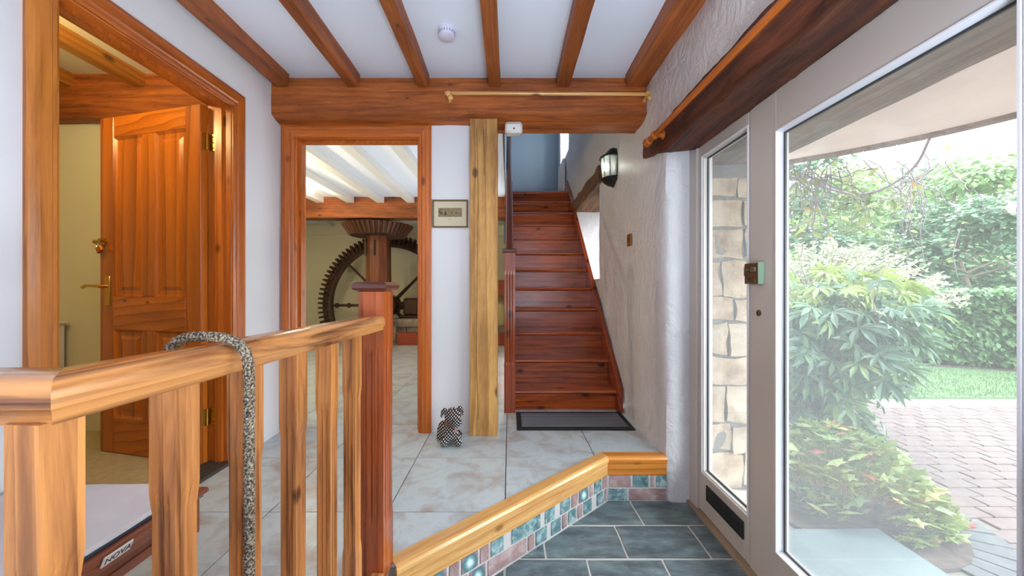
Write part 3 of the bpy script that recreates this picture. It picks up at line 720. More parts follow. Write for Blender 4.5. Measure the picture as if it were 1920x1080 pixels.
# ------------------------------------------------------------------ brick riser and moulded nosing (step)
step = thing('entrance_step', (VA[0], VA[1], 0), 'low brick step topped by a varnished pine nosing, between slate and tiles', 'step')
core = MB(); s = .035
core.prism([(VA[0]+.001, VA[1]-.004), (.882, VA[1]-.004), (.882, VA[1]+.05), (VA[0]-.02, VA[1]+.05), (VB[0]-.06, VB[1]+.03), (VB[0]-NU[0]*.004, VB[1]-NU[1]*.004)], -.005, .148)
core.box(-.425, -.41, .36, 1.30, -.005, .148); core.box(-1.5, -.41, .35, .362, -.005, .148)
core.build('mortar_bed', MORTAR, step)
bmesh_cache = {}
def brick(cx, cy, rz, w, z0, h, mat):
    key = (round(w, 3), mat.name, round(h, 3))
    if key not in bmesh_cache:
        mm = roughen(gridbox(-w/2, w/2, -.02, .02, 0, h, .035), .0015, 30)
        me = bpy.data.meshes.new('brick'); me.from_pydata([(a, b, c-h/2) for a, b, c in mm.v], [], mm.f); me.materials.append(mat); bmesh_cache[key] = me
    o = bpy.data.objects.new('brick', bmesh_cache[key]); C.objects.link(o); o.parent = step
    o.location = (cx-VA[0], cy-VA[1], z0+h/2); o.rotation_euler = (0, 0, rz)
def course(p0, d, nrm, rz, z0, h, seq):
    x = 0
    for w, t in seq:
        if t:
            c = (p0[0]+d[0]*(x+w/2)+nrm[0]*.012, p0[1]+d[1]*(x+w/2)+nrm[1]*.012)
            brick(c[0], c[1], rz, w-.015, z0, h, {'p': BRICKP, 't': BRICKT, 's': BRICKS}[t])
        x += w
DD = (-DV[0], -DV[1])
up_seq = [(.05, 'p'), (.078, 't'), (.04, 'p'), (.09, 's'), (.06, 'p'), (.085, 't'), (.03, ''), (.08, 't'), (.02, ''), (.19, 't'), (.035, ''), (.08, 't'), (.055, 'p'), (.09, 's'), (.055, 'p'), (.095, 's'), (.05, 'p'), (.09, 's')]
lo_seq = [(.03, 'p'), (.075, 't'), (.035, ''), (.08, 't'), (.05, 'p'), (.075, 't'), (.045, 'p'), (.08, 't'), (.02, ''), (.085, 't'), (.05, 'p'), (.23, 'p'), (.09, 's'), (.05, 'p'), (.22, 'p')]
course(VA, DD, NU, DANG, .082, .062, up_seq); course(VA, DD, NU, DANG, .008, .064, lo_seq)
course(VA, (1, 0), (0, 1), 0, .080, .066, [(.012, ''), (.13, 'p'), (.1, 't'), (.03, 'p'), (.072, 't')])
course(VA, (1, 0), (0, 1), 0, .006, .064, [(.005, ''), (.115, 't'), (.218, 'p')])
course((-.41, 1.25), (0, -1), (-1, 0), PI/2, .082, .062, [(.2, 'p'), (.1, 't'), (.2, 'p'), (.1, 's'), (.2, 'p')]); course((-.41, 1.25), (0, -1), (-1, 0), PI/2, .008, .064, [(.1, 't'), (.2, 'p'), (.1, 's'), (.2, 'p'), (.2, 'p')])
# nosing: profile (out from riser, z)
NP = [(-.045, .148), (.010, .148), (.010, .212), (.013, .217), (.018, .220), (.020, .240), (.016, .250), (.006, .2555), (-.045, .2555)]
def nosing(pts, outs, mat, endname='nosing_board'):
    n = len(NP); vs = []; fs = []
    for p, o in zip(pts, outs):
        for a, z in NP: vs.append((p[0]+o[0]*a, p[1]+o[1]*a, z))
    for i in range(len(pts)-1):
        for k in range(n): fs.append((i*n+k, i*n+(k+1) % n, (i+1)*n+(k+1) % n, (i+1)*n+k))
    fs += [tuple(range(n)), tuple(range((len(pts)-1)*n, len(pts)*n))]
    return MB().add(vs, fs).build(endname, mat, step)
out_d = (-NU[0], -NU[1]); out_s = (0, -1)
bis = (out_d[0]+out_s[0], out_d[1]+out_s[1]); sc = 1/(bis[0]*out_s[0]+bis[1]*out_s[1]); mit = (bis[0]*sc, bis[1]*sc)
nosing([VB, VA], [out_d, mit], nose_w('X', rot=(0, 0, -DANG)))
nosing([VA, (.884, VA[1])], [mit, out_s], wood('amber_pine', lin((168, 88, 22)), lin((226, 150, 62)), 'X', rough=.26, coat=.4))
nosing([(-.405, .36), (-.405, 1.20)], [(1, 0), (1, 0)], pine('Y')); nosing([(-1.5, .36), (-.405, .36)], [(0, -1), (0, -1)], pine('X'))

# ------------------------------------------------------------------ balustrade
def XR_(y): return -.4735+.055*y           # right face plane of the balusters
bal = thing('balustrade', (-.46, .8, FU), 'varnished pine balustrade with fluted newel and balusters in the foreground', 'balustrade')
th = math.atan(.055)
RP = [(-.030, -.045), (.030, -.045), (.031, -.034), (.036, -.028), (.036, -.014), (.032, -.004), (.026, 0), (-.026, 0), (-.032, -.004), (-.036, -.014), (-.036, -.028), (-.031, -.034)]
zr = 1.110
def hr(p0, p1, s0, s1, mat):
    n = len(RP); vs = []; fs = []
    for p, sd in ((p0, s0), (p1, s1)):
        for a, b in RP: vs.append((p[0]+sd[0]*a, p[1]+sd[1]*a, zr+b))
    for k in range(n): fs.append((k, (k+1) % n, n+(k+1) % n, n+k))
    fs += [tuple(range(n)), tuple(range(n, 2*n))]
    return MB().add(vs, fs).build('handrail', mat, bal, smooth=True)
cx, cy = XR_(.372)-.026, .392
nxp = XR_(1.19)-.028
e = (1, -.055)
hr((cx, cy), (nxp, 1.188), (1, -1), (1, -.055), rail_w('Y'))
hr((cx, cy), (-1.49, cy), (1, -1), (0, -1), rail_w('X'))
q = MB(); q.box(-1.51, -1.49, cy-.05, cy+.05, zr-.075, zr+.02, .004); q.build('wall_rosette', rail_w('Z'), bal)
def fluted(m, cxy, s, z0, z1, th, nfl, zf0, zf1, d=.004, fw=.006):
    """square post of side s with nfl flutes per face between zf0..zf1; section morphs in short stops"""
    def sec(depth, inset):
        pts = []
        h = s/2-inset
        cs = [(-h, -h), (h, -h), (h, h), (-h, h)]
        for i in range(4):
            a, b = Vector(cs[i]), Vector(cs[(i+1) % 4]); u = (b-a).normalized(); nn = Vector((u[1], -u[0]))
            pts.append(a+u*.0)
            L = (b-a).length; pit = L/(nfl+1)
            for k in range(nfl):
                c = pit*(k+1)
                pts += [a+u*(c-fw/2), a+u*c-nn*depth, a+u*(c+fw/2)]
        return pts
    levels = [(z0, 0, 0), (zf0-.012, 0, 0), (zf0, d*.3, .0006), (zf0+.02, d, .0022), (zf1-.02, d, .0022), (zf1, d*.3, .0006), (zf1+.012, 0, 0), (z1, 0, 0)]
    vs = []; ca, sa = math.cos(-th), math.sin(-th); n = 0
    for z, dp, ins in levels:
        ps = sec(dp, ins); n = len(ps)
        for p in ps: vs.append((cxy[0]+p[0]*ca-p[1]*sa, cxy[1]+p[0]*sa+p[1]*ca, z))
    fs = [(i*n+k, i*n+(k+1) % n, (i+1)*n+(k+1) % n, (i+1)*n+k) for i in range(len(levels)-1) for k in range(n)]
    fs += [tuple(range(n)), tuple(range((len(levels)-1)*n, len(levels)*n))]
    m.add(vs, fs)
balw = wood('baluster_pine', lin((96, 34, 10)), lin((220, 146, 78)), 'Z', rough=.26, knots=.03, ring=16, coat=.4, streak=.5)
for yn in (.357, .493, .620, .749, .877, 1.003):
    q = MB(); fluted(q, (XR_(yn+.018)-.018, yn+.018), .037, FU, zr-.043, th, 2, .476, .915, .0045, .008)
    q.build('baluster', balw, bal)
for xn in (-.62, -.75, -.88, -1.01, -1.14, -1.27, -1.40):
    q = MB(); fluted(q, (xn, cy), .037, FU, zr-.043, 0, 2, .476, .915, .0045, .008); q.build('baluster', balw, bal)
q = MB(); q.sweep([(-.02, 0), (.02, 0), (.02, .03), (-.02, .03)], (XR_(.40)-.018, .40, FU), (XR_(1.19)-.018, 1.19, FU)); q.build('base_rail', rail_w('Y'), bal)
q = MB(); nwc = (XR_(1.235)-.040, 1.2345); fluted(q, nwc, .083, FU, 1.19, th, 3, .435, .998, .005, .009)
nw = q.build('newel_post', wood('newel_pine', lin((104, 36, 12)), lin((196, 100, 44)), 'Z', rough=.26, knots=.03, ring=9, coat=.4, streak=.35), bal)
q = MB(); q.M = Matrix.Translation((nwc[0], nwc[1], 0)) @ Matrix.Rotation(-th, 4, 'Z')
def sq(m, levels):
    vs = [(x*h, y*h, z) for h, z in levels for x, y in ((-1, -1), (1, -1), (1, 1), (-1, 1))]
    n = len(levels)
    m.add(vs, [(i*4+k, i*4+(k+1) % 4, i*4+4+(k+1) % 4, i*4+4+k) for i in range(n-1) for k in range(4)]+[(0, 1, 2, 3), (n*4-4, n*4-3, n*4-2, n*4-1)])
sq(q, [(.043, 1.188), (.046, 1.190), (.054, 1.194), (.058, 1.200), (.058, 1.209), (.053, 1.216), (.044, 1.220)])
c_ = q.build('newel_cap', wood('dark_cap', lin((64, 26, 20)), lin((104, 52, 38)), 'X', rough=.2, coat=.5), nw); c_['label'] = 'dark moulded cap'

# rope over the handrail
pts = [(-.545, .578, .80), (-.544, .577, .95), (-.541, .576, 1.06), (-.530, .574, 1.103), (-.508, .573, 1.121), (-.475, .574, 1.1245), (-.445, .577, 1.1215), (-.422, .580, 1.108), (-.413, .583, 1.08), (-.4125, .584, 1.03), (-.4125, .584, .9), (-.4125, .584, .75), (-.412, .583, .6), (-.411, .584, .45), (-.41, .585, .30)]
def catmull(P, n=6):
    P = [Vector(p) for p in P]; P = [P[0]*2-P[1]]+P+[P[-1]*2-P[-2]]; out = []
    for i in range(1, len(P)-2):
        for k in range(n):
            t = k/n; a, b, c, d = P[i-1], P[i], P[i+1], P[i+2]
            out.append(.5*((2*b)+(c-a)*t+(2*a-5*b+4*c-d)*t*t+(3*b-a-3*c+d)*t**3))
    out.append(P[-2]); return out
cl = catmull(pts, 8)
# resample and twist three strands
L = [0]
for a, b in zip(cl[:-1], cl[1:]): L.append(L[-1]+(b-a).length)
def at(s):
    for i in range(len(L)-1):
        if L[i+1] >= s: return cl[i].lerp(cl[i+1], (s-L[i])/max(1e-6, L[i+1]-L[i]))
    return cl[-1]
rope_m, nt, b = newmat('flecked_rope'); v = coords(nt, rnd=False)
nt.links.new(ramp(nt, noise_t(nt, v, 300, 2, .6), [(.36, lin((36, 31, 28))), (.50, lin((104, 92, 76))), (.62, lin((176, 162, 138)))]), b.inputs['Base Color']); b.inputs['Roughness'].default_value = .9
rt = thing('rope', (-.475, .574, 1.12), 'thick grey-brown flecked rope looped over the handrail', 'rope')
ns = int(L[-1]/.0045)
for st3 in range(4):
    P = []; nr = Vector((0, 1, 0))
    for i in range(ns+1):
        s_ = L[-1]*i/ns; p = at(s_); t = (at(min(L[-1], s_+.004))-at(max(0, s_-.004))).normalized()
        n1 = (nr-t*nr.dot(t)).normalized(); n2 = t.cross(n1); a = s_/.030*2*PI+st3*PI/2
        P.append(p+(n1*math.cos(a)+n2*math.sin(a))*.0042)
    MB().tube(P, .0042, 6).build('strand', rope_m, rt, True)

# ------------------------------------------------------------------ staircase
stc = thing('staircase', (.43, 2.9, FU), 'steep red-brown varnished timber staircase rising beside the plastered wall', 'staircase')
N1, r1, r, g_ = 2.85, .154, .199, .222
for n in range(12):
    z = FU+r1+r*n; y = N1+g_*n; zb = FU if n == 0 else z-r
    B(.045, .826, y+.03, y+.048, zb, z-.028).build('riser', red_w('X'), stc)
    q = MB(); pr = [(y+.0, z-.014), (y+.003, z-.006), (y+.010, z), (y+g_+.05 if n < 11 else y+.12, z), (y+g_+.05 if n < 11 else y+.12, z-.028), (y+.010, z-.028), (y+.003, z-.022)]
    q.add([(x, a, b) for x in (.045, .826) for a, b in pr], [tuple(range(7)), tuple(range(7, 14))]+[(i, (i+1) % 7, 7+(i+1) % 7, 7+i) for i in range(7)])
    q.build('tread', red_w('X'), stc)
sl = r/g_
def stringer(x0, x1, a=2.80):
    q = MB(); b = N1+g_*11+.12
    top = lambda y: FU+r1+(y-N1)*sl+.075
    P = [(a, FU), (a, top(a)-.0), (b, top(b)), (b, top(b)-.34), (3.15, FU)]
    q.add([(x, y, z) for x in (x0, x1) for y, z in P], [tuple(range(5)), tuple(range(5, 10))]+[(i, (i+1) % 5, 5+(i+1) % 5, 5+i) for i in range(5)]); return q
al = math.atan(sl)
sw = wood('stringer', lin((92, 28, 8)), lin((158, 66, 26)), 'Y', rough=.26, rot=(-al, 0, 0), coat=.4)
stringer(.826, .862).build('stringer', sw, stc); stringer(.010, .045, 2.86).build('stringer', sw, stc)
nwx, nwy = .003, 2.80
q = MB(); fluted(q, (nwx, nwy+.043), .086, FU, 1.47, 0, 3, .62, 1.32, .005, .009)
sn = q.build('newel_post', wood('stair_newel', lin((104, 36, 14)), lin((176, 84, 36)), 'Z', rough=.28, coat=.4), stc)
q = MB(); q.M = Matrix.Translation((nwx, nwy+.043, 0)); sq(q, [(.043, 1.468), (.053, 1.472), (.057, 1.480), (.057, 1.490), (.05, 1.497), (.042, 1.50)])
q.build('newel_cap', bpy.data.materials['wood_dark_cap_X'], sn)
q = MB(); z0 = 1.40
q.sweep([(-.028, -.045), (.028, -.045), (.028, -.01), (.018, .005), (-.018, .005), (-.028, -.01)], (-.004, 2.885, z0+.02), (-.004, 5.35, z0+.02+(5.35-2.885)*sl), up=Vector((0, -math.sin(al), math.cos(al))))
q.build('handrail', wood('dark_red_rail', lin((66, 18, 8)), lin((112, 40, 20)), 'Y', rough=.45, rot=(-al, 0, 0), coat=.1), stc)
for k in range(1, 11):
    y = N1+.06+g_*k; zb = FU+r1+(y-N1)*sl+.07
    q = MB(); fluted(q, (-.004, y), .036, zb, z0+(y-2.885)*sl, 0, 1, zb+.15, z0+(y-2.885)*sl-.14, .004, .008); q.build('baluster', red_w('Z'), stc)
# door mat
mt = thing('door_mat', (.445, 2.66, FU), 'black rubber-edged door mat with grey ribs at the foot of the stairs', 'mat')
q = MB(); q.box(.05, .842, 2.452, 2.80, FU, FU+.010, .003); q.build('rubber_base', BLACK, mt)
for k in range(8):
    y = 2.498+k*.034
    B(.085, .807, y, y+.018, FU+.0095, FU+.0145, .0015).build('carpet_rib', GREYR, mt)

# ------------------------------------------------------------------ small wall and ceiling fittings
sm = thing('smoke_alarm', (-.328, 1.938, CE), 'round white smoke alarm on the ceiling between two dark joists', 'smoke alarm')
q = MB(); q.lathe([(.001, CE-.0), (.046, CE), (.047, CE-.012), (.040, CE-.018), (.040, CE-.03), (.044, CE-.032), (.042, CE-.042), (.03, CE-.047), (.001, CE-.048)], (-.328, 1.938, 0), 'Z', 28); q.build('alarm_body', LILAC, sm, True)
q = MB()
for k in range(18):
    a = 2*PI*k/18; c, s_ = math.cos(a), math.sin(a); q.tube([(-.328+c*.0402, 1.938+s_*.0402, CE-.019), (-.328+c*.0402, 1.938+s_*.0402, CE-.029)], .0022, 5)
q.build('vent_slots', plain('grey_vent', lin((120, 116, 130)), .6), sm)
q = MB(); q.lathe([(.001, CE-.047), (.005, CE-.048), (.004, CE-.051), (.001, CE-.051)], (-.338, 1.925, 0), 'Z', 10); q.build('test_button', LILAC, sm)

sb = thing('motion_sensor', (.028, 2.42, 2.20), 'small white plastic sensor box under the beam above the stairs', 'sensor')
B(-.028, .084, 2.36, 2.44, 2.198, 2.272, .014).build('sensor_housing', PLASTIC, sb, True)
q = MB(); q.lathe([(.001, 0), (.006, 0), (.006, -.002), (.001, -.003)], (.03, 2.361, 2.222), 'Y', 10); q.build('sensor_eye', plain('red_lens', lin((130, 40, 30)), .3), sb)
B(-.012, .068, 2.352, 2.3615, 2.250, 2.255, .001).build('seam', plain('seam_grey', lin((180, 176, 170)), .5), sb)

cp = thing('pole_on_beam', (.23, 2.29, 2.41), 'thin pine pole with round knobs fixed along the ceiling beam', 'pole')
MB().tube([(-.40, 2.292, 2.412), (.875, 2.292, 2.405)], .011, 12).build('pole_rod', nose_w('X'), cp, True)
for x in (-.375, .855):
    k_ = MB(); k_.lathe([(.001, 0), (.014, .004), (.018, .016), (.013, .028), (.009, .034), (.009, .06)], (x, 2.262, 2.40), 'Y', 14)
    k_.ball((x+.012, 2.275, 2.375), (.018, .016, .018)); k_.tube([(x, 2.285, 2.40), (x, 2.338, 2.385)], .012, 10); k_.build('bracket_knob', nose_w('X'), cp, True)
cp = thing('curtain_pole', (.81, 1, 2.04), 'long orange pine curtain pole along the dark lintel of the entrance', 'curtain pole')
MB().tube([(.81, 2.13, 2.052), (.81, -1.6, 2.03)], .0145, 14).build('pole_rod', orange('Y'), cp, True)
q = MB(); q.lathe([(.0145, 0), (.022, .003), (.022, .010), (.015, .015), (.019, .022), (.026, .038), (.024, .052), (.012, .062), (.001, .064)], (.81, 2.12, 2.052), 'Y', 18); q.build('finial', orange('Y'), cp, True)
for y in (2.05, .1):
    q = MB(); q.lathe([(.024, .0), (.024, .008), (.012, .016), (.012, .045)], (.862, y, 2.05), 'X', 14); q.v = [(1.724-x, yy, z) for x, yy, z in q.v]
    q.lathe([(.022, -.012), (.024, -.006), (.024, .006), (.022, .012)], (.81, y, 2.05), 'Y', 16); q.build('bracket', orange('Y'), cp, True)

sw_ = thing('light_switch', (XR-.004, 2.65, 1.545), 'small brass light switch on the rough plaster wall', 'light switch')
B(XR-.012, XR-.004, 2.607, 2.693, 1.502, 1.588, .003).build('switch_plate', plain('aged_brass_plate', lin((160, 118, 62)), .35, .8), sw_)
B(XR-.018, XR-.012, 2.642, 2.658, 1.532, 1.558, .002).build('switch_rocker', plain('dark_rocker', lin((74, 48, 30)), .4), sw_)

# lantern
ln_ = thing('wall_lantern', (XR, 3.05, 2.05), 'black half-lantern wall light glowing on the plaster wall beside the stairs', 'wall light')
def half(prof, name, mat, seg=10):
    q = MB(); q.lathe(prof, (XR-.008, 3.05, 0), 'Z', seg, PI/2, 3*PI/2); return q.build(name, mat, ln_, True)
B(XR-.022, XR+.004, 2.965, 3.135, 2.07, 2.325, .006).build('back_plate', LBLACK, ln_)
half([(.001, 2.355), (.030, 2.350), (.048, 2.335), (.070, 2.310), (.085, 2.290), (.112, 2.282), (.116, 2.270), (.108, 2.266), (.001, 2.266)], 'lantern_hood', LBLACK, 12)
half([(.001, 2.105), (.104, 2.105), (.108, 2.098), (.096, 2.092), (.078, 2.072), (.05, 2.050), (.026, 2.044), (.012, 2.034), (.001, 2.030)], 'lantern_base', LBLACK, 12)
q = MB()
for k in range(7):
    a = PI/2+PI*k/6; c, s_ = math.cos(a), math.sin(a)
    q.tube([(XR-.008+c*.096, 3.05+s_*.092, 2.10), (XR-.008+c*.106, 3.05+s_*.102, 2.27)], .0028, 6)
q.build('glazing_bars', LBLACK, ln_)
q = MB(); q.lathe([(.094, 2.103), (.103, 2.268)], (XR-.008, 3.05, 0), 'Z', 6, PI/2, 3*PI/2)
gm = glass_mat('lantern_glass', .35, (1, 1, .98, 1)); q.build('lantern_pane', gm, ln_)
q = MB(); q.ball((XR-.070, 3.05, 2.20), (.028, .028, .036)); q.build('bulb', emit('lantern_bulb_glow', (.92, 1, .86, 1), 9), ln_, True)
q = MB(); q.tube([(XR-.070, 3.05, 2.105), (XR-.070, 3.05, 2.166)], .012, 10); q.build('lamp_holder', PLASTIC, ln_)

# picture
pc = thing('framed_picture', (-.389, YB, 1.69), 'small sepia boat print in a thin gilt frame beside the doorway', 'picture')
X0, X1, Z0, Z1 = -.507, -.272, 1.597, 1.781; yf = YB
def rectframe(m, x0, x1, z0, z1, prof):
    vs = []; n = len(prof)
    for (x, z, sx, sz) in ((x0, z0, 1, 1), (x1, z0, -1, 1), (x1, z1, -1, -1), (x0, z1, 1, -1)):
        for a, d in prof: vs.append((x+sx*a, yf-d, z+sz*a))
    m.add(vs, [(c*n+k, c*n+k+1, ((c+1) % 4)*n+k+1, ((c+1) % 4)*n+k) for c in range(4) for k in range(n-1)])
q = MB(); rectframe(q, X0, X1, Z0, Z1, [(0, 0), (0, .010), (.003, .014), (.007, .012), (.010, .007), (.011, .004)]); q.build('frame', GILT, pc)
B(X0+.01, X1-.01, yf-.004, yf-.001, Z0+.01, Z1-.01).build('mount', MOUNT, pc)
pq = B(-.468, -.312, yf-.0050, yf-.004, 1.668, 1.727).build('print', SEPIA, pc)
for x, z, h, w_ in ((-.452, 1.69, .024, .008), (-.443, 1.69, .018, .006), (-.420, 1.683, .03, .014), (-.380, 1.692, .018, .005), (-.348, 1.694, .01, .007), (-.46, 1.70, .012, .01)):
    q = MB(); q.add([(x-w_/2, yf-.0056, z), (x+w_/2, yf-.0056, z), (x+w_*.1, yf-.0056, z+h)], [(0, 1, 2)]); q.add([(x-w_*.7, yf-.0056, z), (x+w_*.7, yf-.0056, z), (x+w_*.5, yf-.0056, z-.004), (x-w_*.5, yf-.0056, z-.004)], [(0, 1, 2, 3)]); q.build('printed_boat', INK, pq)
B(-.401, -.379, yf-.0045, yf-.004, 1.650, 1.653).build('caption_line', plain('pencil_caption', lin((150, 140, 118)), .8), pc)

# polka-dot dog doorstop
dg = thing('dog_doorstop', (-.355, 2.25, FU), 'polka-dot fabric dog doorstop sitting on the tiles beside the post', 'doorstop')
dm, nt, b = newmat('polka_dot_fabric')
tc = N(nt, 'ShaderNodeTexCoord')
mp = N(nt, 'ShaderNodeMapping'); mp.inputs['Rotation'].default_value = (0, PI/4, 0); nt.links.new(tc.outputs['Object'], mp.inputs[0])
sep = N(nt, 'ShaderNodeSeparateXYZ'); nt.links.new(mp.outputs[0], sep.inputs[0])
def cell(o):
    a = N(nt, 'ShaderNodeMath', operation='PINGPONG'); a.inputs[1].default_value = .0062; nt.links.new(o, a.inputs[0])
    m2 = N(nt, 'ShaderNodeMath', operation='POWER'); m2.inputs[1].default_value = 2; nt.links.new(a.outputs[0], m2.inputs[0]); return m2.outputs[0]
ad = N(nt, 'ShaderNodeMath', operation='ADD'); nt.links.new(cell(sep.outputs[0]), ad.inputs[0]); nt.links.new(cell(sep.outputs[2]), ad.inputs[1])
sqr = N(nt, 'ShaderNodeMath', operation='SQRT'); nt.links.new(ad.outputs[0], sqr.inputs[0])
lt = N(nt, 'ShaderNodeMath', operation='LESS_THAN'); lt.inputs[1].default_value = .0031; nt.links.new(sqr.outputs[0], lt.inputs[0])
nt.links.new(mix(nt, lt.outputs[0], lin((46, 34, 34)), lin((222, 220, 218))), b.inputs['Base Color']); b.inputs['Roughness'].default_value = .9
def blob(name, balls, mat, vox=.005):
    q = MB()
    for c, r_ in balls: q.ball(c, r_, 18, 12)
    o = q.build(name, mat, dg, True)
    m = o.modifiers.new('r', 'REMESH'); m.mode = 'VOXEL'; m.voxel_size = vox; m.use_smooth_shade = True
    s_ = o.modifiers.new('s', 'SMOOTH'); s_.iterations = 6; s_.factor = .5
    return o
dx, dy = -.355, 2.25
def P(x, y, z): return (dx+x, dy+y, FU+z)
blob('body', [(P(-.045, .055, .062), (.052, .06, .062)), (P(-.008, .01, .088), (.048, .045, .056)), (P(-.035, -.050, .028), (.024, .034, .026)), (P(.050, -.040, .026), (.024, .032, .026)),
    (P(-.015, -.03, .055), (.03, .03, .035)), (P(.028, -.022, .055), (.028, .028, .035)), (P(-.072, .04, .028), (.026, .042, .026)), (P(.03, .055, .03), (.03, .045, .03))], dm)
blob('head', [(P(.010, -.005, .172), (.052, .050, .050)), (P(.034, -.036, .145), (.034, .034, .036))], dm)
for ex_, ey_ in ((-.040, -.004), (.046, .040)):
    blob('ear', [(P(ex_, ey_, .204), (.016, .014, .014)), (P(ex_*1.28, ey_, .192), (.012, .016, .016)), (P(ex_*1.42, ey_-.004, .176), (.008, .012, .016))], dm, .0035)
q = MB(); q.lathe([(.043, -.008), (.047, -.003), (.047, .004), (.043, .009)], P(.006, -.003, .127), 'Z', 20); q.build('collar', LEATHER, dg, True)
q = MB(); q.add([P(.030, -.055, .130), P(.052, -.052, .128), P(.044, -.066, .090), P(.028, -.068, .096), P(.030, -.050, .130), P(.052, -.047, .128), P(.044, -.060, .090), P(.028, -.062, .096)], [(0, 1, 2, 3), (4, 5, 6, 7), (0, 1, 5, 4), (1, 2, 6, 5), (2, 3, 7, 6), (3, 0, 4, 7)]); q.build('collar_tag', plain('mauve_ribbon', lin((150, 116, 110)), .7), dg)
q = MB(); q.ball(P(.026, -.068, .160), (.008, .006, .006)); q.build('nose', BLACK, dg, True)

# low table with cloth top and name plate, lower left
tb = thing('low_table', (-1.2, .75, FU), 'low mahogany table with a grey cloth top and a NOVA name plate, behind the balustrade', 'table')
m = MB()
xa, xb, ya, yb, zt = -1.495, -.945, .46, 1.165, .575
m.box(xa, xb, ya, yb, zt-.018, zt, .006); m.box(xa+.01, xb-.012, ya+.01, yb-.012, zt-.026, zt-.018); m.build('table_top', mahog('Y'), tb)
m = MB()
m.box(xb-.045, xb-.025, ya+.03, yb-.03, zt-.10, zt-.026, .002); m.box(xa+.025, xa+.045, ya+.03, yb-.03, zt-.10, zt-.026, .002)
m.box(xa+.045, xb-.045, ya+.03, ya+.05, zt-.10, zt-.026, .002); m.box(xa+.045, xb-.045, yb-.05, yb-.03, zt-.10, zt-.026, .002)
m.box(xb-.024, xb-.020, ya+.05, yb-.05, zt-.078, zt-.070); m.build('apron', mahog('Y'), tb)
m = roughen(gridbox(xa+.02, xb-.03, ya+.03, yb-.035, zt, zt+.022, .04), .004, 9); 
m.v = [(x, y, max(z, zt+.001)) for x, y, z in m.v]
cl_ = m.build('cloth_top', CLOTH, tb, True)
m = MB(); e = [(xa+.016, ya+.026), (xb-.026, ya+.026), (xb-.026, yb-.03), (xa+.016, yb-.03), (xa+.016, ya+.026)]
m.tube([(x, y, zt+.005) for x, y in e], .004, 6); p_ = m.build('navy_piping', NAVY, cl_, True); p_['label'] = 'navy blue piping'
for x in (xa+.04, xb-.035):
    for y in (ya+.045, yb-.045):
        q = MB(); q.box(x-.022, x+.022, y-.022, y+.022, zt-.13, zt-.027, .003)
        q.lathe([(.014, zt-.13), (.020, zt-.138), (.012, zt-.146), (.020, zt-.160), (.024, zt-.178), (.018, zt-.196), (.024, zt-.206), (.022, zt-.26), (.012, zt-.30), (.016, FU+.012), (.010, FU)], (x, y, 0), 'Z', 14); q.build('leg', mahog('Z'), tb, True)
npl = MB(); xp = xb-.0; npl.M = Matrix.Translation((xp+.004, .885, zt-.012)) @ Matrix.Rotation(math.radians(22), 4, 'Y')
npl.box(-.002, .002, -.034, .034, -.014, .014, .002); pl = npl.build('name_plate', PLATE, tb); pl['label'] = 'pale name plate reading NOVA'
fc = bpy.data.curves.new('lettering', 'FONT'); fc.body = 'NOVA'; fc.size = .021; fc.align_x = 'CENTER'; fc.align_y = 'CENTER'; fc.extrude = .0004
to = bpy.data.objects.new('lettering', fc); C.objects.link(to)
dgp = bpy.context.evaluated_depsgraph_get(); tm = bpy.data.meshes.new_from_object(to.evaluated_get(dgp)); bpy.data.objects.remove(to)
tm.transform(Matrix.Translation((xp+.004, .885, zt-.012)) @ Matrix.Rotation(math.radians(22), 4, 'Y') @ Matrix.Translation((.0026, 0, 0)) @ Matrix.Rotation(PI/2, 4, 'Z') @ Matrix.Rotation(PI/2, 4, 'X'))
tm.transform(Matrix.Translation(-WL[tb.name])); tm.materials.clear(); tm.materials.append(INK)
to = bpy.data.objects.new('lettering', tm); C.objects.link(to); to.parent = pl

# radiator/white box in left room
rd = thing('white_radiator', (-3.0, 2.38, FU), 'narrow white radiator end against the cream wall of the left room', 'radiator')
m = MB()
for k in range(14): m.box(-3.75+k*.062, -3.75+k*.062+.056, 2.35, 2.40, FU+.12, .97, .010)
m.build('radiator_panel', PLASTIC, rd, True); B(-3.76, -2.875, 2.34, 2.41, .97, .985, .003).build('top_grille', PLASTIC, rd); 
m = MB(); m.tube([(-2.90, 2.375, FU+.01), (-2.90, 2.375, FU+.14)], .010, 8); m.tube([(-3.70, 2.375, FU+.01), (-3.70, 2.375, FU+.14)], .010, 8); m.box(-3.4, -3.36, 2.40, 2.429, .5, .9); m.box(-3.0, -2.96, 2.40, 2.429, .5, .9); m.build('pipes', PLASTIC, rd, True)

# upstairs radiator
rd = thing('landing_radiator', (.84, 5.9, 2.55), 'white radiator on the landing at the top of the stairs', 'radiator')
m = MB()
for k in range(9): m.box(.815, .855, 5.62+k*.06, 5.62+k*.06+.052, 2.68, 3.18, .008)
m.build('radiator_panel', PLASTIC, rd, True)
m = MB(); m.tube([(.835, 5.66, 2.55), (.835, 5.66, 2.70)], .010, 8); m.tube([(.835, 6.10, 2.55), (.835, 6.10, 2.70)], .010, 8); m.build('pipes', PLASTIC, rd, True)

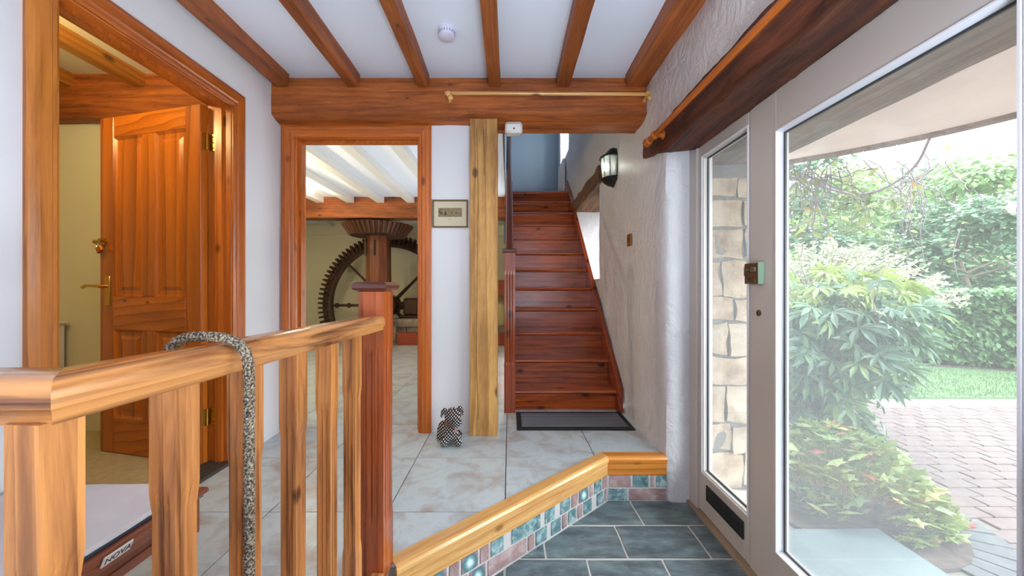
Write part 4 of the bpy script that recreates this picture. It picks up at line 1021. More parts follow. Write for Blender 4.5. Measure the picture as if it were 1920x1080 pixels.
# ------------------------------------------------------------------ mill room: gear wheels
lb_ = thing('pendant_bulb', (-2.53, 4.7, CE), 'bare glowing bulb under a small ceiling rose in the far room', 'ceiling light')
q = MB(); q.lathe([(.001, CE), (.055, CE), (.05, CE-.018), (.02, CE-.024), (.001, CE-.024)], (-2.53, 4.7, 0), 'Z', 20); q.build('ceiling_rose', PLASTIC, lb_, True)
q = MB(); q.lathe([(.020, CE-.022), (.024, CE-.06), (.018, CE-.065)], (-2.53, 4.7, 0), 'Z', 14); q.build('bulb_holder', PLASTIC, lb_, True)
q = MB(); q.ball((-2.53, 4.7, CE-.11), (.045, .045, .052)); q.build('bulb', emit('warm_bulb_glow', (1, .86, .6, 1), 14), lb_, True)

WX, WZ, WY, WR = -2.27, .87, 7.0, 1.26
wheel = thing('great_spur_wheel', (WX, WY, WZ), 'huge dark iron mill wheel standing upright behind the newel post', 'gear wheel')
q = MB(); seg = 96
def yring(m, prof, seg=96):   # prof (r, y) around the wheel axis
    vs = [(WX+r_*math.cos(2*PI*k/seg), WY+y_, WZ+r_*math.sin(2*PI*k/seg)) for k in range(seg) for r_, y_ in prof]
    n = len(prof); m.add(vs, [(k*n+i, k*n+(i+1) % n, ((k+1) % seg)*n+(i+1) % n, ((k+1) % seg)*n+i) for k in range(seg) for i in range(n)])
yring(q, [(1.03, -.05), (1.10, -.09), (1.20, .0), (1.20, .10), (1.05, .10)])
q.build('rim', IRON, wheel)
for k in range(8):
    a = k*PI/4; ca, sa = math.cos(a), math.sin(a)
    q = MB(); q.tube([(WX+ca*.12, WY, WZ+sa*.12), (WX+ca*.6, WY, WZ+sa*.6), (WX+ca*1.06, WY, WZ+sa*1.06)], [.034, .024, .020], 8)
    for rr in (.93, .72):
        if k in (0, 4): q.ball((WX+ca*rr, WY-.02, WZ+sa*rr), .045, 8, 6)
    q.build('spoke', IRON, wheel, True)
q = MB(); q.lathe([(.001, -.16), (.17, -.16), (.19, -.12), (.19, .12), (.17, .16), (.001, .16)], (WX, WY, WZ), 'Y', 8); q.build('hub', IRON, wheel)
NT = 92
q = MB(); 
vs = [(1.06, -.022, -.12), (1.06, .022, -.12), (1.26, .015, -.05), (1.26, -.015, -.05), (1.10, -.022, .06), (1.10, .022, .06), (1.25, .015, .06), (1.25, -.015, .06)]
q.add([(r_, y_, t_) for r_, t_, y_ in vs], [(0,1,2,3),(4,5,6,7),(0,1,5,4),(1,2,6,5),(2,3,7,6),(3,0,4,7)])
t0_ = q.build('tooth', IRON)
for k in range(NT):
    o = t0_ if k == 0 else t0_.copy()
    if k: C.objects.link(o)
    o.parent = wheel; o.rotation_euler = (0, -2*PI*(k+.5)/NT, 0); o.location = (0, 0, 0)
wheel.scale = (1.065, 1.065, 1.065)
# wallower / crown wheel
CX, CY = -2.13, 5.98
cw = thing('crown_wheel', (CX, CY, 2.05), 'dark toothed crown wheel on the upright timber shaft under the beam', 'gear wheel')
q = MB(); q.lathe([(.16, 2.22), (.50, 2.22), (.52, 2.205), (.42, 2.045), (.40, 2.03), (.16, 2.03)], (CX, CY, 0), 'Z', 48); q.build('rim', IRON, cw)
q = MB(); q.add([(.39, -.014, .0), (.39, .014, 0), (.50, .018, .165), (.50, -.018, .165), (.44, -.010, -.005), (.44, .010, -.005), (.56, .012, .16), (.56, -.012, .16)], [(0,1,2,3),(4,5,6,7),(0,1,5,4),(1,2,6,5),(2,3,7,6),(3,0,4,7)])
t1_ = q.build('tooth', plain('worn_tooth_iron', lin((96, 60, 40)), .5, .3, var=.2))
for k in range(44):
    o = t1_ if k == 0 else t1_.copy()
    if k: C.objects.link(o)
    o.parent = cw; o.rotation_euler = (0, 0, 2*PI*(k+.5)/44); o.location = (0, 0, -.005)
sh = thing('mill_shaft', (CX, CY, FU), 'thick upright brown timber mill shaft in front of the spur wheel', 'shaft')
q = MB(); q.lathe([(.19, FU), (.185, 1.5), (.17, 1.9), (.165, 2.55)], (CX, CY, 0), 'Z', 8); q.v = [(CX+(x-CX)*math.cos(.39)-(y-CY)*math.sin(.39), CY+(x-CX)*math.sin(.39)+(y-CY)*math.cos(.39), z) for x, y, z in q.v]
q.build('shaft_timber', wood('shaft_wood', lin((74, 36, 14)), lin((128, 70, 34)), 'Z', rough=.6, rustic=.5, coat=0), sh)
B(CX-.01, CX+.01, CY-.20, CY-.165, 1.72, 1.96).build('wedge', IRON, sh); B(CX-.19, CX-.165, CY-.08, CY-.02, 1.72, 2.0).build('wedge', IRON, sh)
tp = thing('shaft_ceiling_boards', (CX, CY, 2.4), 'dark boards framing the mill shaft at the far room ceiling', 'boards')
for k in range(3): B(CX-.55, CX+.55, CY-.1+k*.17-.05, CY+.1+k*.17-.07, 2.38, 2.42, .003).build('board', IRON, tp)
for x in (CX-.42, CX+.36): B(x, x+.06, CY-.15, CY+.5, 2.42, 2.56).build('hanger', beam_w('Z'), tp)
# bearing plinth with slab and kerb
bp = thing('bearing_plinth', (-1.5, 6.6, FU), 'stone plinth with a flat slab beside the spur wheel', 'plinth')
for k, (a, b_, c, d) in enumerate(((-1.96, -1.66, FU, .40), (-1.65, -1.30, FU, .40), (-1.29, -1.0, FU, .40), (-1.96, -1.78, .405, .54), (-1.77, -1.45, .405, .54), (-1.44, -1.0, .405, .54))):
    roughen(gridbox(a, b_, 6.36, 6.75, c, d, .08), .01, 7, k).build('stone', STONEB, bp)
roughen(gridbox(-2.0, -.96, 6.28, 6.8, .545, .67, .1), .006, 6).build('slab', STONEB, bp)
br = thing('axle_bearing', (-1.72, 6.5, .67), 'dark iron axle bearing block on the stone slab', 'bearing')
q = MB(); q.box(-1.92, -1.45, 6.42, 6.62, .672, .72, .01); q.box(-1.86, -1.60, 6.44, 6.60, .72, 1.02, .03); q.build('bearing_block', IRON, br)
q = MB(); q.lathe([(.001, 0), (.07, 0), (.07, .44), (.001, .44)], (-1.92, 6.52, .89), 'X', 14); q.build('axle_stub', IRON, br, True)
q = MB(); q.ball((-1.5, 6.45, .74), .035, 8, 6); q.ball((-1.56, 6.45, .74), .03, 8, 6); q.build('bolt_heads', BOLT, br)
kb = tag(roughen(gridbox(-1.86, -.05, 6.10, 6.24, FU+.001, .46, .1), .003, 6).build('timber_kerb', wood('kerb_red', lin((110, 36, 18)), lin((162, 70, 38)), 'X', coat=.1), loc=(-1, 6.2, FU)), 'red-brown timber kerb on the far room floor before the plinth', 'kerb')
# things in the sliver between post and newel
sc_ = thing('wall_cupboard', (-.2, 7.7, 1.0), 'wooden cupboard seen in the gap between post and stair newel', 'cupboard')
B(-.5, -.05, 7.5, 7.79, 1.02, 1.36, .004).build('cupboard_body', beam_w('X'), sc_); B(-.48, -.28, 7.485, 7.5, 1.04, 1.34, .003).build('cupboard_door', orange('Z'), sc_); B(-.27, -.07, 7.485, 7.5, 1.04, 1.34, .003).build('cupboard_door', orange('Z'), sc_)
sl_ = tag(B(-.6, -.05, 7.3, 7.79, FU+.001, .45, .006).build('stone_bench', STONEB, loc=(-.3, 7.5, FU)), 'pale stone ledge seen in the gap behind the timber kerb', 'ledge')
jr = MB(); jr.lathe([(.001, .45), (.10, .45), (.12, .50), (.14, .62), (.12, .74), (.07, .82), (.06, .88), (.08, .91), (.001, .91)], (-.17, 7.5, 0), 'Z', 18)
tag(jr.build('cream_jar', plain('cream_glaze', lin((226, 208, 150)), .4), loc=(-.17, 7.5, .45), smooth=True), 'cream pottery jar seen between the post and the stair newel', 'jar')

# ================================================================== OUTSIDE
GZ = -.10
gd = struct(MB().prism([(1.45, -3), (16, -3), (30, 4), (30, 30), (1.45, 30)], GZ-.3, GZ-.012).build('ground', LIME)); gd['label'] = 'sandy bedding under the paving'
gd.name = 'floor_paving_bed'
# outer lintel, porch canopy
g = roughen(gridbox(1.095, 1.455, -2.3, 2.30, 1.90, 2.10, .07), .006, 5, 5)
tag(g.build('porch_lintel', grey_w('Y'), loc=(1.3, 1, 1.9), smooth=True), 'weathered grey timber lintel outside above the glazed door', 'lintel')
cpts = [(1.44, 2.42), (1.53, 2.30), (1.62, 2.205), (1.80, 2.06), (1.98, 1.885), (2.10, 1.73), (2.19, 1.56), (2.25, 1.35), (2.28, 1.1), (2.27, .7), (2.2, .2), (2.0, -.4), (1.44, -.9)]
can = thing('porch_canopy', (1.8, 1, 1.95), 'curved porch canopy with a pale rendered underside outside the door', 'canopy')
cm = [tuple(p[:2]) for p in catmull([(x, y, 0) for x, y in cpts], 4)]
MB().prism(cm, 1.955, 2.02).build('soffit', SOFFIT, can)
q = MB()
for (a, b) in zip(cm[:-1], cm[1:]):
    a, b = Vector(a), Vector(b); d = (b-a).normalized(); n = Vector((-d[1], d[0]))*-1
    n = -n if n.dot((a+b)/2-Vector((1.45, 1))) < 0 else n
    q.add([(a[0]-n[0]*.012, a[1]-n[1]*.012, 1.935), (b[0]-n[0]*.012, b[1]-n[1]*.012, 1.935), (b[0]+n[0]*.03, b[1]+n[1]*.03, 1.935), (a[0]+n[0]*.03, a[1]+n[1]*.03, 1.935),
           (a[0]-n[0]*.012, a[1]-n[1]*.012, 2.03), (b[0]-n[0]*.012, b[1]-n[1]*.012, 2.03), (b[0]+n[0]*.03, b[1]+n[1]*.03, 2.03), (a[0]+n[0]*.03, a[1]+n[1]*.03, 2.03)],
          [(0,1,2,3),(4,5,6,7),(0,1,5,4),(2,3,7,6),(0,3,7,4),(1,2,6,5)])
q.build('fascia', grey_w('Y'), can)
ctr = Vector((1.44, .9)); q = MB(); n = len(cm)
vs = [(x, y, 2.03) for x, y in cm]+[(ctr[0]+(x-ctr[0])*.05, ctr[1]+(y-ctr[1])*.5, 2.42) for x, y in cm]
q.add(vs, [(i, i+1, n+i+1, n+i) for i in range(n-1)]); q.build('canopy_roof', plain('canopy_tile', lin((140, 92, 72)), .8, var=.2, vscale=20), can)

# stone reveal of the thick outer wall (rubble, one stone each)
rv = struct(roughen(gridbox(1.09, 1.44, 2.090, 2.14, -.1, 1.9, .05), .006, 12).build('wall_reveal', LIME))
zc = -.09; row = 0
hs = [.17, .20, .15, .22, .17, .19, .14, .21, .18, .16, .12]
for h in hs:
    if zc+h > 1.9: h = 1.895-zc
    if h < .04: break
    xs = [1.095]; 
    while xs[-1] < 1.43: xs.append(min(1.445, xs[-1]+R.uniform(.10, .26)))
    for a, b in zip(xs[:-1], xs[1:]):
        if b-a < .03: continue
        dz_ = R.uniform(-.014, .014); mm = gridbox(a+.008, b-.008, 2.082-R.uniform(0, .016), 2.13, zc+.008+dz_*.5, zc+h-.008+dz_*.5, .035); tl_ = R.uniform(-.12, .12); mm.v = [(x, y, z+(x-(a+b)/2)*tl_) for x, y, z in mm.v]
        roughen(mm, .020, 9, row*3); roughen(mm, .004, 40, 2)
        mm.v = [(x, min(y, 2.14), z) for x, y, z in mm.v]
        mm.build('stone', STONE, rv, True)
        row += 1
    zc += h
# quoin stone at the corner foot
roughen(gridbox(1.40, 1.475, 1.99, 2.2, -.09, .12, .04), .01, 8).build('stone', STONE, rv, True)
# outer wall face stones above view are plain wall_outer
# doorstep slab
ds = tag(roughen(gridbox(1.09, 1.905, .2, 1.905, -.14, -.045, .12), .003, 5).build('doorstep_slab', SLAB, loc=(1.5, 1, -.05)), 'large blue-grey stone doorstep slab outside the glazed door', 'doorstep')

# paving: blocks in running bond, individually near, joined beyond
bw, bd = .21, .105
BC, BR = (1.98, 2.13), .50             # planting bed circle
def in_bed(x, y):
    return math.hypot(x-BC[0]-.02, y-BC[1]) < BR+.115 or (x < 2.35 and y > 2.1 and x < 1.45+1.0 and y < 3.6 and x-1.45 < 1.15) 
pb = bpy.data.meshes.new('block'); mm = MB().box(-bw/2+.004, bw/2-.004, -bd/2+.004, bd/2-.004, -.03, 0, .005)
import bmesh
def bmesh_fix(me):
    bm = bmesh.new(); bm.from_mesh(me); bmesh.ops.recalc_face_normals(bm, faces=bm.faces); bm.to_mesh(me); bm.free()
pb.from_pydata(mm.v, [], mm.f); bmesh_fix(pb); pb.materials.append(PAVE)
pav = struct(thing('floor_paving', (3, 3, GZ)))
blocks = []
for r_ in range(-12, 28):
    y = 1.2+r_*bd
    off = (bw/2 if r_ % 2 else 0)
    for c_ in range(-3, 48):
        x = 1.5+c_*bw+off
        if x < 1.56 or (x < 2.02 and y < 1.97) or in_bed(x, y): continue
        if y > 4.3+.0*x: continue
        if y < 0.2: continue
        blocks.append((x, y))
vis = [b for b in blocks if .70 < b[0]/b[1] < 1.42]
vis.sort(key=lambda b: b[1]); near = set(vis[:290])
far_m = MB()
for x, y in blocks:
    z = GZ+R.uniform(-.003, .002)
    if (x, y) in near:
        o = bpy.data.objects.new('block', pb); C.objects.link(o); o.parent = pav; o.location = (x-3, y-3, z-GZ); o.rotation_euler = (R.uniform(-.01, .01), R.uniform(-.01, .01), R.uniform(-.008, .008))
    else: far_m.box(x-bw/2+.004, x+bw/2-.004, y-bd/2+.004, y+bd/2-.004, z-.03, z)
fo = far_m.build('distant_blocks', PAVE, pav); fo['kind'] = 'stuff'
# fan of soldier blocks round the bed
for k in range(15):
    a = math.radians(-70+k*11.5)
    q = MB(); ca, sa = math.cos(a), math.sin(a)
    r0, r1_ = BR-.07, BR+.115; h0, h1 = .040, .053
    pt4 = [(r0, -h0), (r1_, -h1), (r1_, h1), (r0, h0)]
    q.prism([(BC[0]+u*ca-v_*sa, BC[1]+u*sa+v_*ca) for u, v_ in pt4], GZ-.03, GZ+.002)
    q.build('edging_block', PAVEG, pav)
# soil of the bed
so = MB(); nn = 28
so.prism([(BC[0]+(BR-.06)*math.cos(2*PI*k/nn), BC[1]+(BR-.06)*math.sin(2*PI*k/nn)) for k in range(nn)], GZ-.05, GZ+.008)
so.prism([(1.46, 2.1), (2.4, 2.3), (2.6, 3.6), (1.46, 3.6)], GZ-.05, GZ+.004)
struct(roughen(so, .002, 9).build('floor_bed_soil', SOIL))
# lawn
lawn = struct(MB().prism([(1.46, 4.36), (20, 4.36), (26, 9), (26, 26), (1.46, 26)], GZ-.06, GZ+.006).build('floor_lawn', GRASS))
gb = MB()
for _ in range(9000):
    y = 4.36+abs(R.gauss(0, 1))*1.6; x = y*R.uniform(.95, 1.45)
    if x > 15: continue
    a = R.uniform(0, 6.28); h = R.uniform(.02, .045); w_ = .004
    gb.add([(x-w_*math.cos(a), y-w_*math.sin(a), GZ), (x+w_*math.cos(a), y+w_*math.sin(a), GZ), (x+R.uniform(-.015, .015), y+R.uniform(-.015, .015), GZ+h)], [(0, 1, 2)])
tag(gb.build('grass_blades', GRASS, loc=(5, 5, GZ)), 'short green grass growing on the lawn beyond the paving', 'grass')['kind'] = 'stuff'
bk = MB(); bk.prism([(4.6, 6.6), (6.6, 6.25), (8.2, 5.55), (9.5, 5.0), (9.9, 6.0), (7, 7.6), (4.6, 7.6)], GZ-.05, GZ+.02)
struct(roughen(bk, .01, 4).build('floor_hedge_soil', SOIL))

# ---- leaves
def leaf_mesh(name, kind, s, mat):
    q = MB()
    if kind == 'lobed':            # deep lobed leaf: 7 pointed lobes fanning from the stalk
        lobes = [(-105, .55), (-68, .78), (-34, .92), (0, 1.0), (34, .92), (68, .78), (105, .55)]
        for a, L_ in lobes:
            a = math.radians(a); d = Vector((math.sin(a), math.cos(a))); n = Vector((d[1], -d[0])); w = .088
            dr = -.32
            P_ = [(0, 0, 0)]
            b1 = d*L_*.45+n*w; b2 = d*L_*.45-n*w; m_ = d*L_*.5; t = d*L_
            # side tooth
            k1 = d*L_*.66+n*w*1.25; k2 = d*L_*.66-n*w*1.25
            f = lambda v, up: (v[0]*s, v[1]*s, (up+dr*(v.length**2))*s)
            q.add([(0, 0, 0), f(b1, .05), f(m_, 0), f(b2, .05), f(k1, .05), f(t, 0), f(k2, .05)], [(0, 1, 2), (0, 2, 3), (1, 4, 2), (3, 2, 6), (2, 4, 5), (2, 5, 6)])
    elif kind == 'palm':           # small cranesbill / maple like
        pts = []; n = 10
        for k in range(n):
            a = math.radians(-150+300*k/(n-1)); r_ = (1.0 if k % 2 == 1 else .58)
            pts.append((math.sin(a)*r_*s*.5, math.cos(a)*r_*s*.5+.2*s, (-.10*r_+(.06 if k % 2 else 0))*s))
        q.add([(0, .12*s, .04*s)]+pts, [(0, i, i+1) for i in range(1, n)])
    elif kind == 'oval':
        q.add([(0, 0, 0), (.24*s, .35*s, .05*s), (.2*s, .7*s, .03*s), (0, s, -.08*s), (-.2*s, .7*s, .03*s), (-.24*s, .35*s, .05*s), (0, .5*s, -.02*s)], [(0, 1, 6), (1, 2, 6), (2, 3, 6), (3, 4, 6), (4, 5, 6), (5, 0, 6)])
    me = bpy.data.meshes.new(name); me.from_pydata(q.v, [], q.f); me.materials.append(mat); return me, q
def orient(d, up=None, roll=0):
    """rotation taking +Y to direction d"""
    return d.to_track_quat('Y', 'Z').to_matrix() @ Matrix.Rotation(roll, 3, 'Y')
def place(me, parent, p, rot, name='leaf', sc=1):
    o = bpy.data.objects.new(name, me); C.objects.link(o); o.parent = parent
    o.matrix_local = Matrix.Translation(Vector(p)-WL[parent.name]) @ rot.to_4x4() @ Matrix.Scale(sc, 4); return o
def branchy(parent, base, tips, r0, mat, name='stem'):
    q = MB()
    for t in tips:
        b = Vector(base)+Vector((R.uniform(-.05, .05), R.uniform(-.05, .05), 0)); t = Vector(t); m_ = b.lerp(t, .5)+Vector((R.uniform(-.08, .08), R.uniform(-.08, .08), .12))
        q.tube([tuple(v) for v in catmull([b, m_, t], 3)], [r0*(1-.12*k) for k in range(7)], 5)
    return q.build(name, mat, parent, True)

# big lobed-leaf shrub beside the doorstep
SC = Vector((2.62, 2.95, .62))
sh1 = thing('lobed_leaf_shrub', (2.5, 3.0, GZ), 'large shrub with deeply lobed green leaves beside the doorstep', 'shrub')
lm = [leaf_mesh('leaf', 'lobed', .15, L_BUSH)[0], leaf_mesh('leaf', 'lobed', .19, L_BUSH)[0], leaf_mesh('leaf', 'lobed', .14, L_BUSHY)[0]]
cnt = 0; tips = []
while cnt < 290:
    v = Vector((R.gauss(0, 1), R.gauss(0, 1), R.gauss(0, 1))).normalized()
    if v[1] > .45: continue
    k = R.uniform(.72, 1.03)
    p = SC+Vector((v[0]*.68*k, v[1]*.60*k, v[2]*.76*k))
    if p.z < .05 or p.x < 1.62: continue
    px = 955+691*p.x/p.y; py = 540+691*(1.2-p.z)/p.y
    # the lower right of the crown is open, the paving shows below it
    if px > 1560+ (840-py)*.62+60: continue
    out = Vector((v[0], v[1]*1.1, v[2]*.2-.38+R.uniform(-.25, .2))).normalized()
    top = v[2] > .62
    place(R.choice(lm[:2]) if not top else lm[2] if R.random() < .75 else lm[0], sh1, p, orient(out, roll=R.uniform(-1.0, 1.0)), sc=R.uniform(.75, 1.15))
    if cnt % 9 == 0: tips.append(p-v*.05)
    cnt += 1
branchy(sh1, (2.45, 3.1, GZ), tips, .011, STEM)
_, ql = leaf_mesh('x', 'lobed', .13, L_BUSH)
inner = MB()
for _ in range(520):
    v = Vector((R.gauss(0, 1), R.gauss(0, 1), R.gauss(0, 1))).normalized(); k = R.uniform(.25, .85)
    p = SC+Vector((v[0]*.66*k, v[1]*.58*k, v[2]*.72*k))
    if p.z < .12 or p.x < 1.62: continue
    px = 955+691*p.x/p.y; py = 540+691*(1.2-p.z)/p.y
    if px > 1530+(840-py)*.6: continue
    Mx = orient(Vector((v[0], v[1], -.5)).normalized(), roll=R.uniform(-1, 1))
    inner.add([tuple(p+Mx @ Vector(a)) for a in ql.v], ql.f)
io = inner.build('inner_leaves', L_BUSH, sh1); io['kind'] = 'stuff'

# pale feathery shrub behind it
sh2 = thing('feathery_shrub', (3.4, 4.0, GZ), 'pale cream feathery shrub behind the lobed-leaf shrub', 'shrub')
q = MB(); sprays = MB()
for _ in range(330):
    a = R.uniform(0, 2*PI); rr = R.random()**.5; bx, by = 3.35+math.cos(a)*.15, 4.05+math.sin(a)*.15
    tx, ty = 3.45+math.cos(a)*1.25*rr, 4.05+math.sin(a)*.9*rr; tz = 1.66-.55*rr**2+R.uniform(-.1, .1)
    if tx < 1.6: continue
    P_ = catmull([(bx, by, .2), ((bx+tx)/2, (by+ty)/2, tz*.8), (tx, ty, tz)], 8)
    sprays.tube(P_[6:], .0025, 3, False)
    for p in P_[5:]:
        for _k in range(6):
            d = Vector((R.gauss(0, 1), R.gauss(0, 1), R.gauss(0, .7)+.4)).normalized(); L_ = R.uniform(.03, .06); s_ = d.orthogonal().normalized()*.006
            q.add([tuple(p-s_), tuple(p+d*L_*.5+s_*1.6), tuple(p+d*L_), tuple(p+d*L_*.5-s_*1.6)], [(0, 1, 2, 3)])
o = q.build('feathery_leaves', L_PALE, sh2); o['kind'] = 'stuff'
sprays.build('stems', STEM, sh2)
branchy(sh2, (3.35, 4.05, GZ), [(3.3+R.uniform(-.4, .4), 4.05+R.uniform(-.3, .3), 1.0) for _ in range(10)], .014, STEM)

# cranesbill clump on the bed
ger = thing('cranesbill_clump', (BC[0], BC[1]+.15, GZ), 'low spreading clump of small lobed leaves turning pink at the bed edge', 'plant')
gm_ = [leaf_mesh('leaf', 'palm', .115, L_GER)[0], leaf_mesh('leaf', 'palm', .095, L_GER)[0], leaf_mesh('leaf', 'palm', .09, L_GERR)[0]]
_, qg = leaf_mesh('x', 'palm', .08, L_GER)
rest = MB(); st_m = MB(); cnt = 0
def dome():
    a = R.uniform(-PI, PI); rr = R.random()**.5
    x = 2.04+math.cos(a)*rr*.50; y = 2.28+math.sin(a)*rr*.46
    h = .40*(1-rr**2.4)*(1-.25*max(0, x-2.0)) + R.uniform(-.03, .035)
    return x, y, max(.03, h)+GZ+.02, rr, a
while cnt < 290:
    x, y, z, rr, a = dome()
    if x < 1.66: continue
    if y < 1.94+R.uniform(-.02, .03) and x < 1.95: continue
    out = Vector((math.cos(a)*rr, math.sin(a)*rr-.5, .25*rr+.1)).normalized()
    red = R.random() < (.10 if z > .0 else .25)
    place(gm_[2] if red else R.choice(gm_[:2]), ger, (x, y, z), orient(out, roll=R.uniform(-.6, .6)) @ Matrix.Rotation(R.uniform(-.5, .5), 3, 'X'), sc=R.uniform(.7, 1.15))
    if cnt % 3 == 0: st_m.tube([(x, y, z-.01), (2.04+(x-2.04)*.6, 2.28+(y-2.28)*.6, GZ)], .0011, 3, False)
    cnt += 1
for _ in range(1500):
    x, y, z, rr, a = dome(); z = GZ+.01+(z-GZ)*R.uniform(.3, .95)
    if x < 1.66 or (y < 1.97 and x < 1.95): continue
    Mx = orient(Vector((math.cos(a)*rr, math.sin(a)*rr-.4, .2)).normalized(), roll=R.uniform(-1, 1)) @ Matrix.Rotation(R.uniform(0, .8), 3, 'X')
    rest.add([tuple(Vector((x, y, z))+Mx @ Vector(v)*.8) for v in qg.v], qg.f)
o = rest.build('small_leaves', L_GER, ger); o['kind'] = 'stuff'
st_m.build('stalks', plain('pink_stalk', lin((176, 128, 112)), .7), ger)

# laurel hedge
hp_ = [(4.9, 6.6), (6.3, 6.45), (7.3, 6.05), (8.6, 5.35), (10.2, 4.5)]
hc = catmull([(x, y, 0) for x, y in hp_], 5)
hed = thing('laurel_hedge', (7.3, 6.6, GZ), 'clipped laurel hedge of glossy green leaves beyond the lawn', 'hedge')
core = MB()
def hn(i):
    a, b = hc[max(0, i-1)], hc[min(len(hc)-1, i+1)]; d = (b-a).normalized(); return Vector((d[1], -d[0], 0))
vs = []
for i, p in enumerate(hc):
    n_ = hn(i)
    for o_, z in ((.08, .12), (.05, 1.18), (-.6, 1.22), (-.7, .05)): vs.append(tuple(p+n_*(o_-.12)+Vector((0, 0, z+GZ))))
core.add(vs, [(i*4+k, i*4+(k+1) % 4, i*4+4+(k+1) % 4, i*4+4+k) for i in range(len(hc)-1) for k in range(4)])
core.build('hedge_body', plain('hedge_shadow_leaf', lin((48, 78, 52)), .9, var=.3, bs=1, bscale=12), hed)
hm = leaf_mesh('leaf', 'oval', .12, L_HEDGE)[0]; _, qh = leaf_mesh('x', 'oval', .11, L_HEDGE)
hl_ = MB(); cnt = 0
for k in range(7600):
    t = R.random()*(len(hc)-1.001); i = int(t); p = hc[i].lerp(hc[i+1], t-i); n_ = hn(i)
    if R.random() < .80: zz_ = R.uniform(.10, 1.28); off = R.uniform(-.06, .07)-.03*(zz_ < .3)
    else: zz_ = 1.24+R.uniform(-.04, .07); off = -R.uniform(0, .6)
    p = p+n_*off+Vector((0, 0, zz_+GZ))
    d = (n_*.5+Vector((R.uniform(-.7, .7), R.uniform(-.7, .7), R.uniform(-.9, .15)))).normalized()
    Mx = orient(d, roll=R.uniform(-.8, .8))
    if cnt < 290 and off > .02 and .95 < p.x/p.y < 1.40: place(hm, hed, p, Mx); cnt += 1
    else: hl_.add([tuple(p+Mx @ Vector(v)) for v in qh.v], qh.f)
o = hl_.build('hedge_leaves', L_HEDGE, hed); o['kind'] = 'stuff'
q = MB()
for i in range(0, len(hc), 1):
    p = hc[i]; q.tube([(p[0]-.1, p[1]+.15, GZ), (p[0]-.08+R.uniform(-.05, .05), p[1]+.12, .4)], .02, 6)
q.build('trunks', BARK, hed)

# trees beyond the hedge
def tree(x, y, h, cr, n, mat, lab, leaf_s=.16, low=.15, seed=0):
    rr = random.Random(seed); t = thing('tree', (x, y, GZ), lab, 'tree')
    q = MB(); q.tube([(x, y, GZ), (x+.1, y, h*.35), (x-.1, y+.1, h*.7), (x, y, h*.95)], [cr*.06, cr*.05, cr*.03, .02], 8)
    for k in range(9):
        a = rr.uniform(0, 6.28); z = h*rr.uniform(.45, .8); q.tube([(x, y, z), (x+math.cos(a)*cr*.4, y+math.sin(a)*cr*.4, z+h*.08), (x+math.cos(a)*cr*.75, y+math.sin(a)*cr*.75, z+h*.1)], [.03, .018, .008], 5)
    q.build('trunk', BARK, t, True)
    cl_ = []
    for k in range(34):
        a = rr.uniform(0, 6.28); zz_ = rr.uniform(low, 1.0); rad = cr*math.sqrt(max(.05, 1-((zz_-.45)/.62)**2))*rr.uniform(.45, .9)
        cl_.append((Vector((x+math.cos(a)*rad, y+math.sin(a)*rad, zz_*h)), cr*rr.uniform(.28, .42)))
    f = MB()
    for k in range(n):
        c, s_ = cl_[rr.randrange(len(cl_))]
        v = Vector((rr.gauss(0, 1), rr.gauss(0, 1), rr.gauss(0, 1))).normalized()*s_*rr.uniform(.6, 1.05); v[2] *= .62
        p = c+v; d = Vector((v[0]+rr.gauss(0, .3)*s_, v[1]+rr.gauss(0, .3)*s_, v[2]*.4-.35*s_)).normalized(); L_ = leaf_s*rr.uniform(.6, 1.3)
        s2 = d.cross(Vector((rr.uniform(-.4, .4), rr.uniform(-.4, .4), 1))).normalized()*L_*.34
        f.add([tuple(p), tuple(p+d*L_*.5+s2), tuple(p+d*L_), tuple(p+d*L_*.5-s2)], [(0, 1, 2, 3)])
    o = f.build('foliage', mat, t); o['kind'] = 'stuff'
tree(6.2, 8.4, 3.3, 1.5, 9000, L_TREE1, 'deep green rounded tree behind the feathery shrub', .13, seed=3)
tree(8.6, 10.2, 4.3, 1.9, 10000, L_TREE2, 'light green tree in the middle beyond the hedge', .17, seed=4)
tree(9.9, 8.0, 2.9, 1.5, 9000, L_TREE1, 'bluish green low tree just above the clipped hedge', .13, .1, seed=5)
tree(13.6, 11.2, 4.6, 2.3, 9000, L_TREE2, 'pale green tree at the right, next to the bright sky', .20, seed=6)
tree(10.6, 14.4, 6.2, 2.8, 9000, L_TREE1, 'tall tree farthest back behind the light green one', .24, seed=7)
tree(16.5, 15.0, 5.6, 3.0, 9000, L_TREE1, 'far bluish tree mass under the sky gap', .26, seed=8)
tree(4.6, 7.6, 2.7, 1.2, 6000, L_TREE2, 'small light tree low at the left behind the shrubs', .12, seed=9)
# woodland bank closing the view
bank = MB()
for k in range(9): bank.ball((7+k*2.4, 21-k*.9, .2), (2.6, 2, R.uniform(1.8, 3.2)), 16, 10)
roughen(bank, .5, .9)
bk_o = thing('woodland_bank', (14, 18, GZ), 'distant green woodland bank beyond all the trees', 'woodland')
o = bank.build('bank_body', plain('far_green', lin((96, 128, 100)), 1, var=.3, bs=1, bscale=3), bk_o, True)
f = MB()
for k in range(14000):
    j = R.randrange(9); v = Vector((R.gauss(0, 1), R.gauss(0, 1), abs(R.gauss(0, 1)))).normalized()
    p = Vector((7+j*2.4+v[0]*2.8, 21-j*.9+v[1]*2.2, .2+v[2]*3.0)); s2 = Vector((R.uniform(-1, 1), R.uniform(-1, 1), R.uniform(-.3, .3))).normalized()*.12; d = Vector((R.uniform(-1, 1), R.uniform(-1, 1), -.6)).normalized()*.32
    f.add([tuple(p), tuple(p+d*.5+s2), tuple(p+d), tuple(p+d*.5-s2)], [(0, 1, 2, 3)])
o = f.build('bank_foliage', L_TREE1, bk_o); o['kind'] = 'stuff'

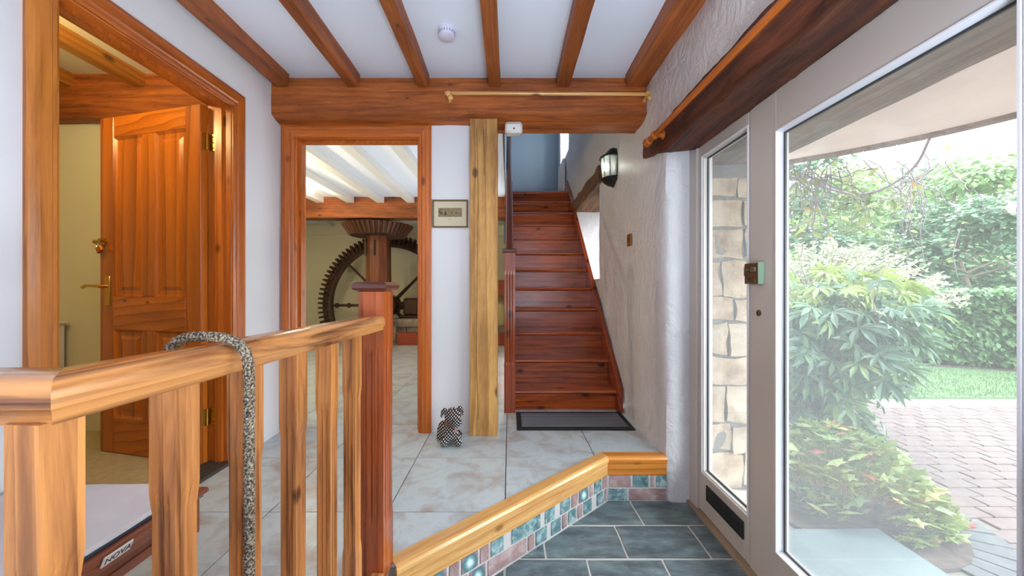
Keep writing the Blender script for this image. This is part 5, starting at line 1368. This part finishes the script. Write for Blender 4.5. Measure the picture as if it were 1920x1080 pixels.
# climbing vine hanging from the canopy
vn = thing('climbing_vine', (2.1, 2.4, 1.9), 'bare tangled climber with yellowing leaves hanging below the porch canopy', 'climber')
def pix(px, py, y): return ((px-955)*y/691, y, 1.2+(540-py)*y/691)
q = MB()
q.tube(catmull([pix(1462, 325, 2.3), pix(1530, 346, 2.3), pix(1600, 364, 2.28), pix(1660, 352, 2.2), pix(1715, 312, 2.1), pix(1742, 262, 2.0), pix(1752, 240, 1.98)], 6), .0075, 6)
q.build('main_stem', VSTEM, vn, True)
q = MB(); lvs = []
def run(p, d, n, st_, droop, wob, r_):
    P_ = [Vector(p)]; d = Vector(d).normalized()
    for k in range(n):
        d = (d+Vector((R.uniform(-wob, wob), R.uniform(-wob, wob), R.uniform(-wob, wob)-droop))).normalized(); P_.append(P_[-1]+d*st_)
    q.tube(P_, [r_*(1-.6*k/n) for k in range(n+1)], 4, False); return P_
for k in range(44):
    px = R.choice([R.uniform(1462, 1600), R.uniform(1462, 1560), R.uniform(1600, 1800)]); y = R.uniform(1.95, 2.45) if px < 1600 else R.uniform(1.95, 2.15)
    p = pix(px, R.uniform(285, 330), y)
    if p[2] > 1.93: p = (p[0], p[1], 1.93)
    P_ = run(p, (R.uniform(-.8, .8), R.uniform(-.4, .4), -.6), R.randrange(7, 15), .038, R.uniform(.0, .22), .45, .0034)
    lvs += P_[2:]
for a in ((1545, 330), (1700, 340)):
    for k in range(12):
        P_ = run(pix(a[0]+R.uniform(-12, 12), a[1]+R.uniform(-10, 10), 2.15), (R.uniform(-1, 1), R.uniform(-.3, .3), R.uniform(-1, .6)), R.randrange(6, 13), .034, R.uniform(-.05, .15), .5, .0036); lvs += P_[2:]
for px, py, px2, py2 in ((1706, 340, 1684, 470), (1738, 370, 1732, 490), (1660, 500, 1640, 590), (1800, 430, 1795, 520), (1600, 345, 1598, 420)):
    P_ = catmull([pix(px, py, 2.1), pix((px+px2)/2+R.uniform(-12, 12), (py+py2)/2, 2.1), pix(px2, py2, 2.12)], 6); q.tube(P_, .0022, 4, False); lvs += P_[4:]
q.build('tangled_stems', VSTEM, vn, True)
vm = leaf_mesh('leaf', 'oval', .06, L_VINE)[0]; vm2 = leaf_mesh('leaf', 'oval', .042, L_VINE)[0]
R.shuffle(lvs)
for k, p in enumerate(lvs[:120]):
    place(R.choice((vm, vm2)), vn, p, orient(Vector((R.uniform(-1, 1), R.uniform(-1, 1), R.uniform(-1, .1))).normalized(), roll=R.uniform(-1, 1)))
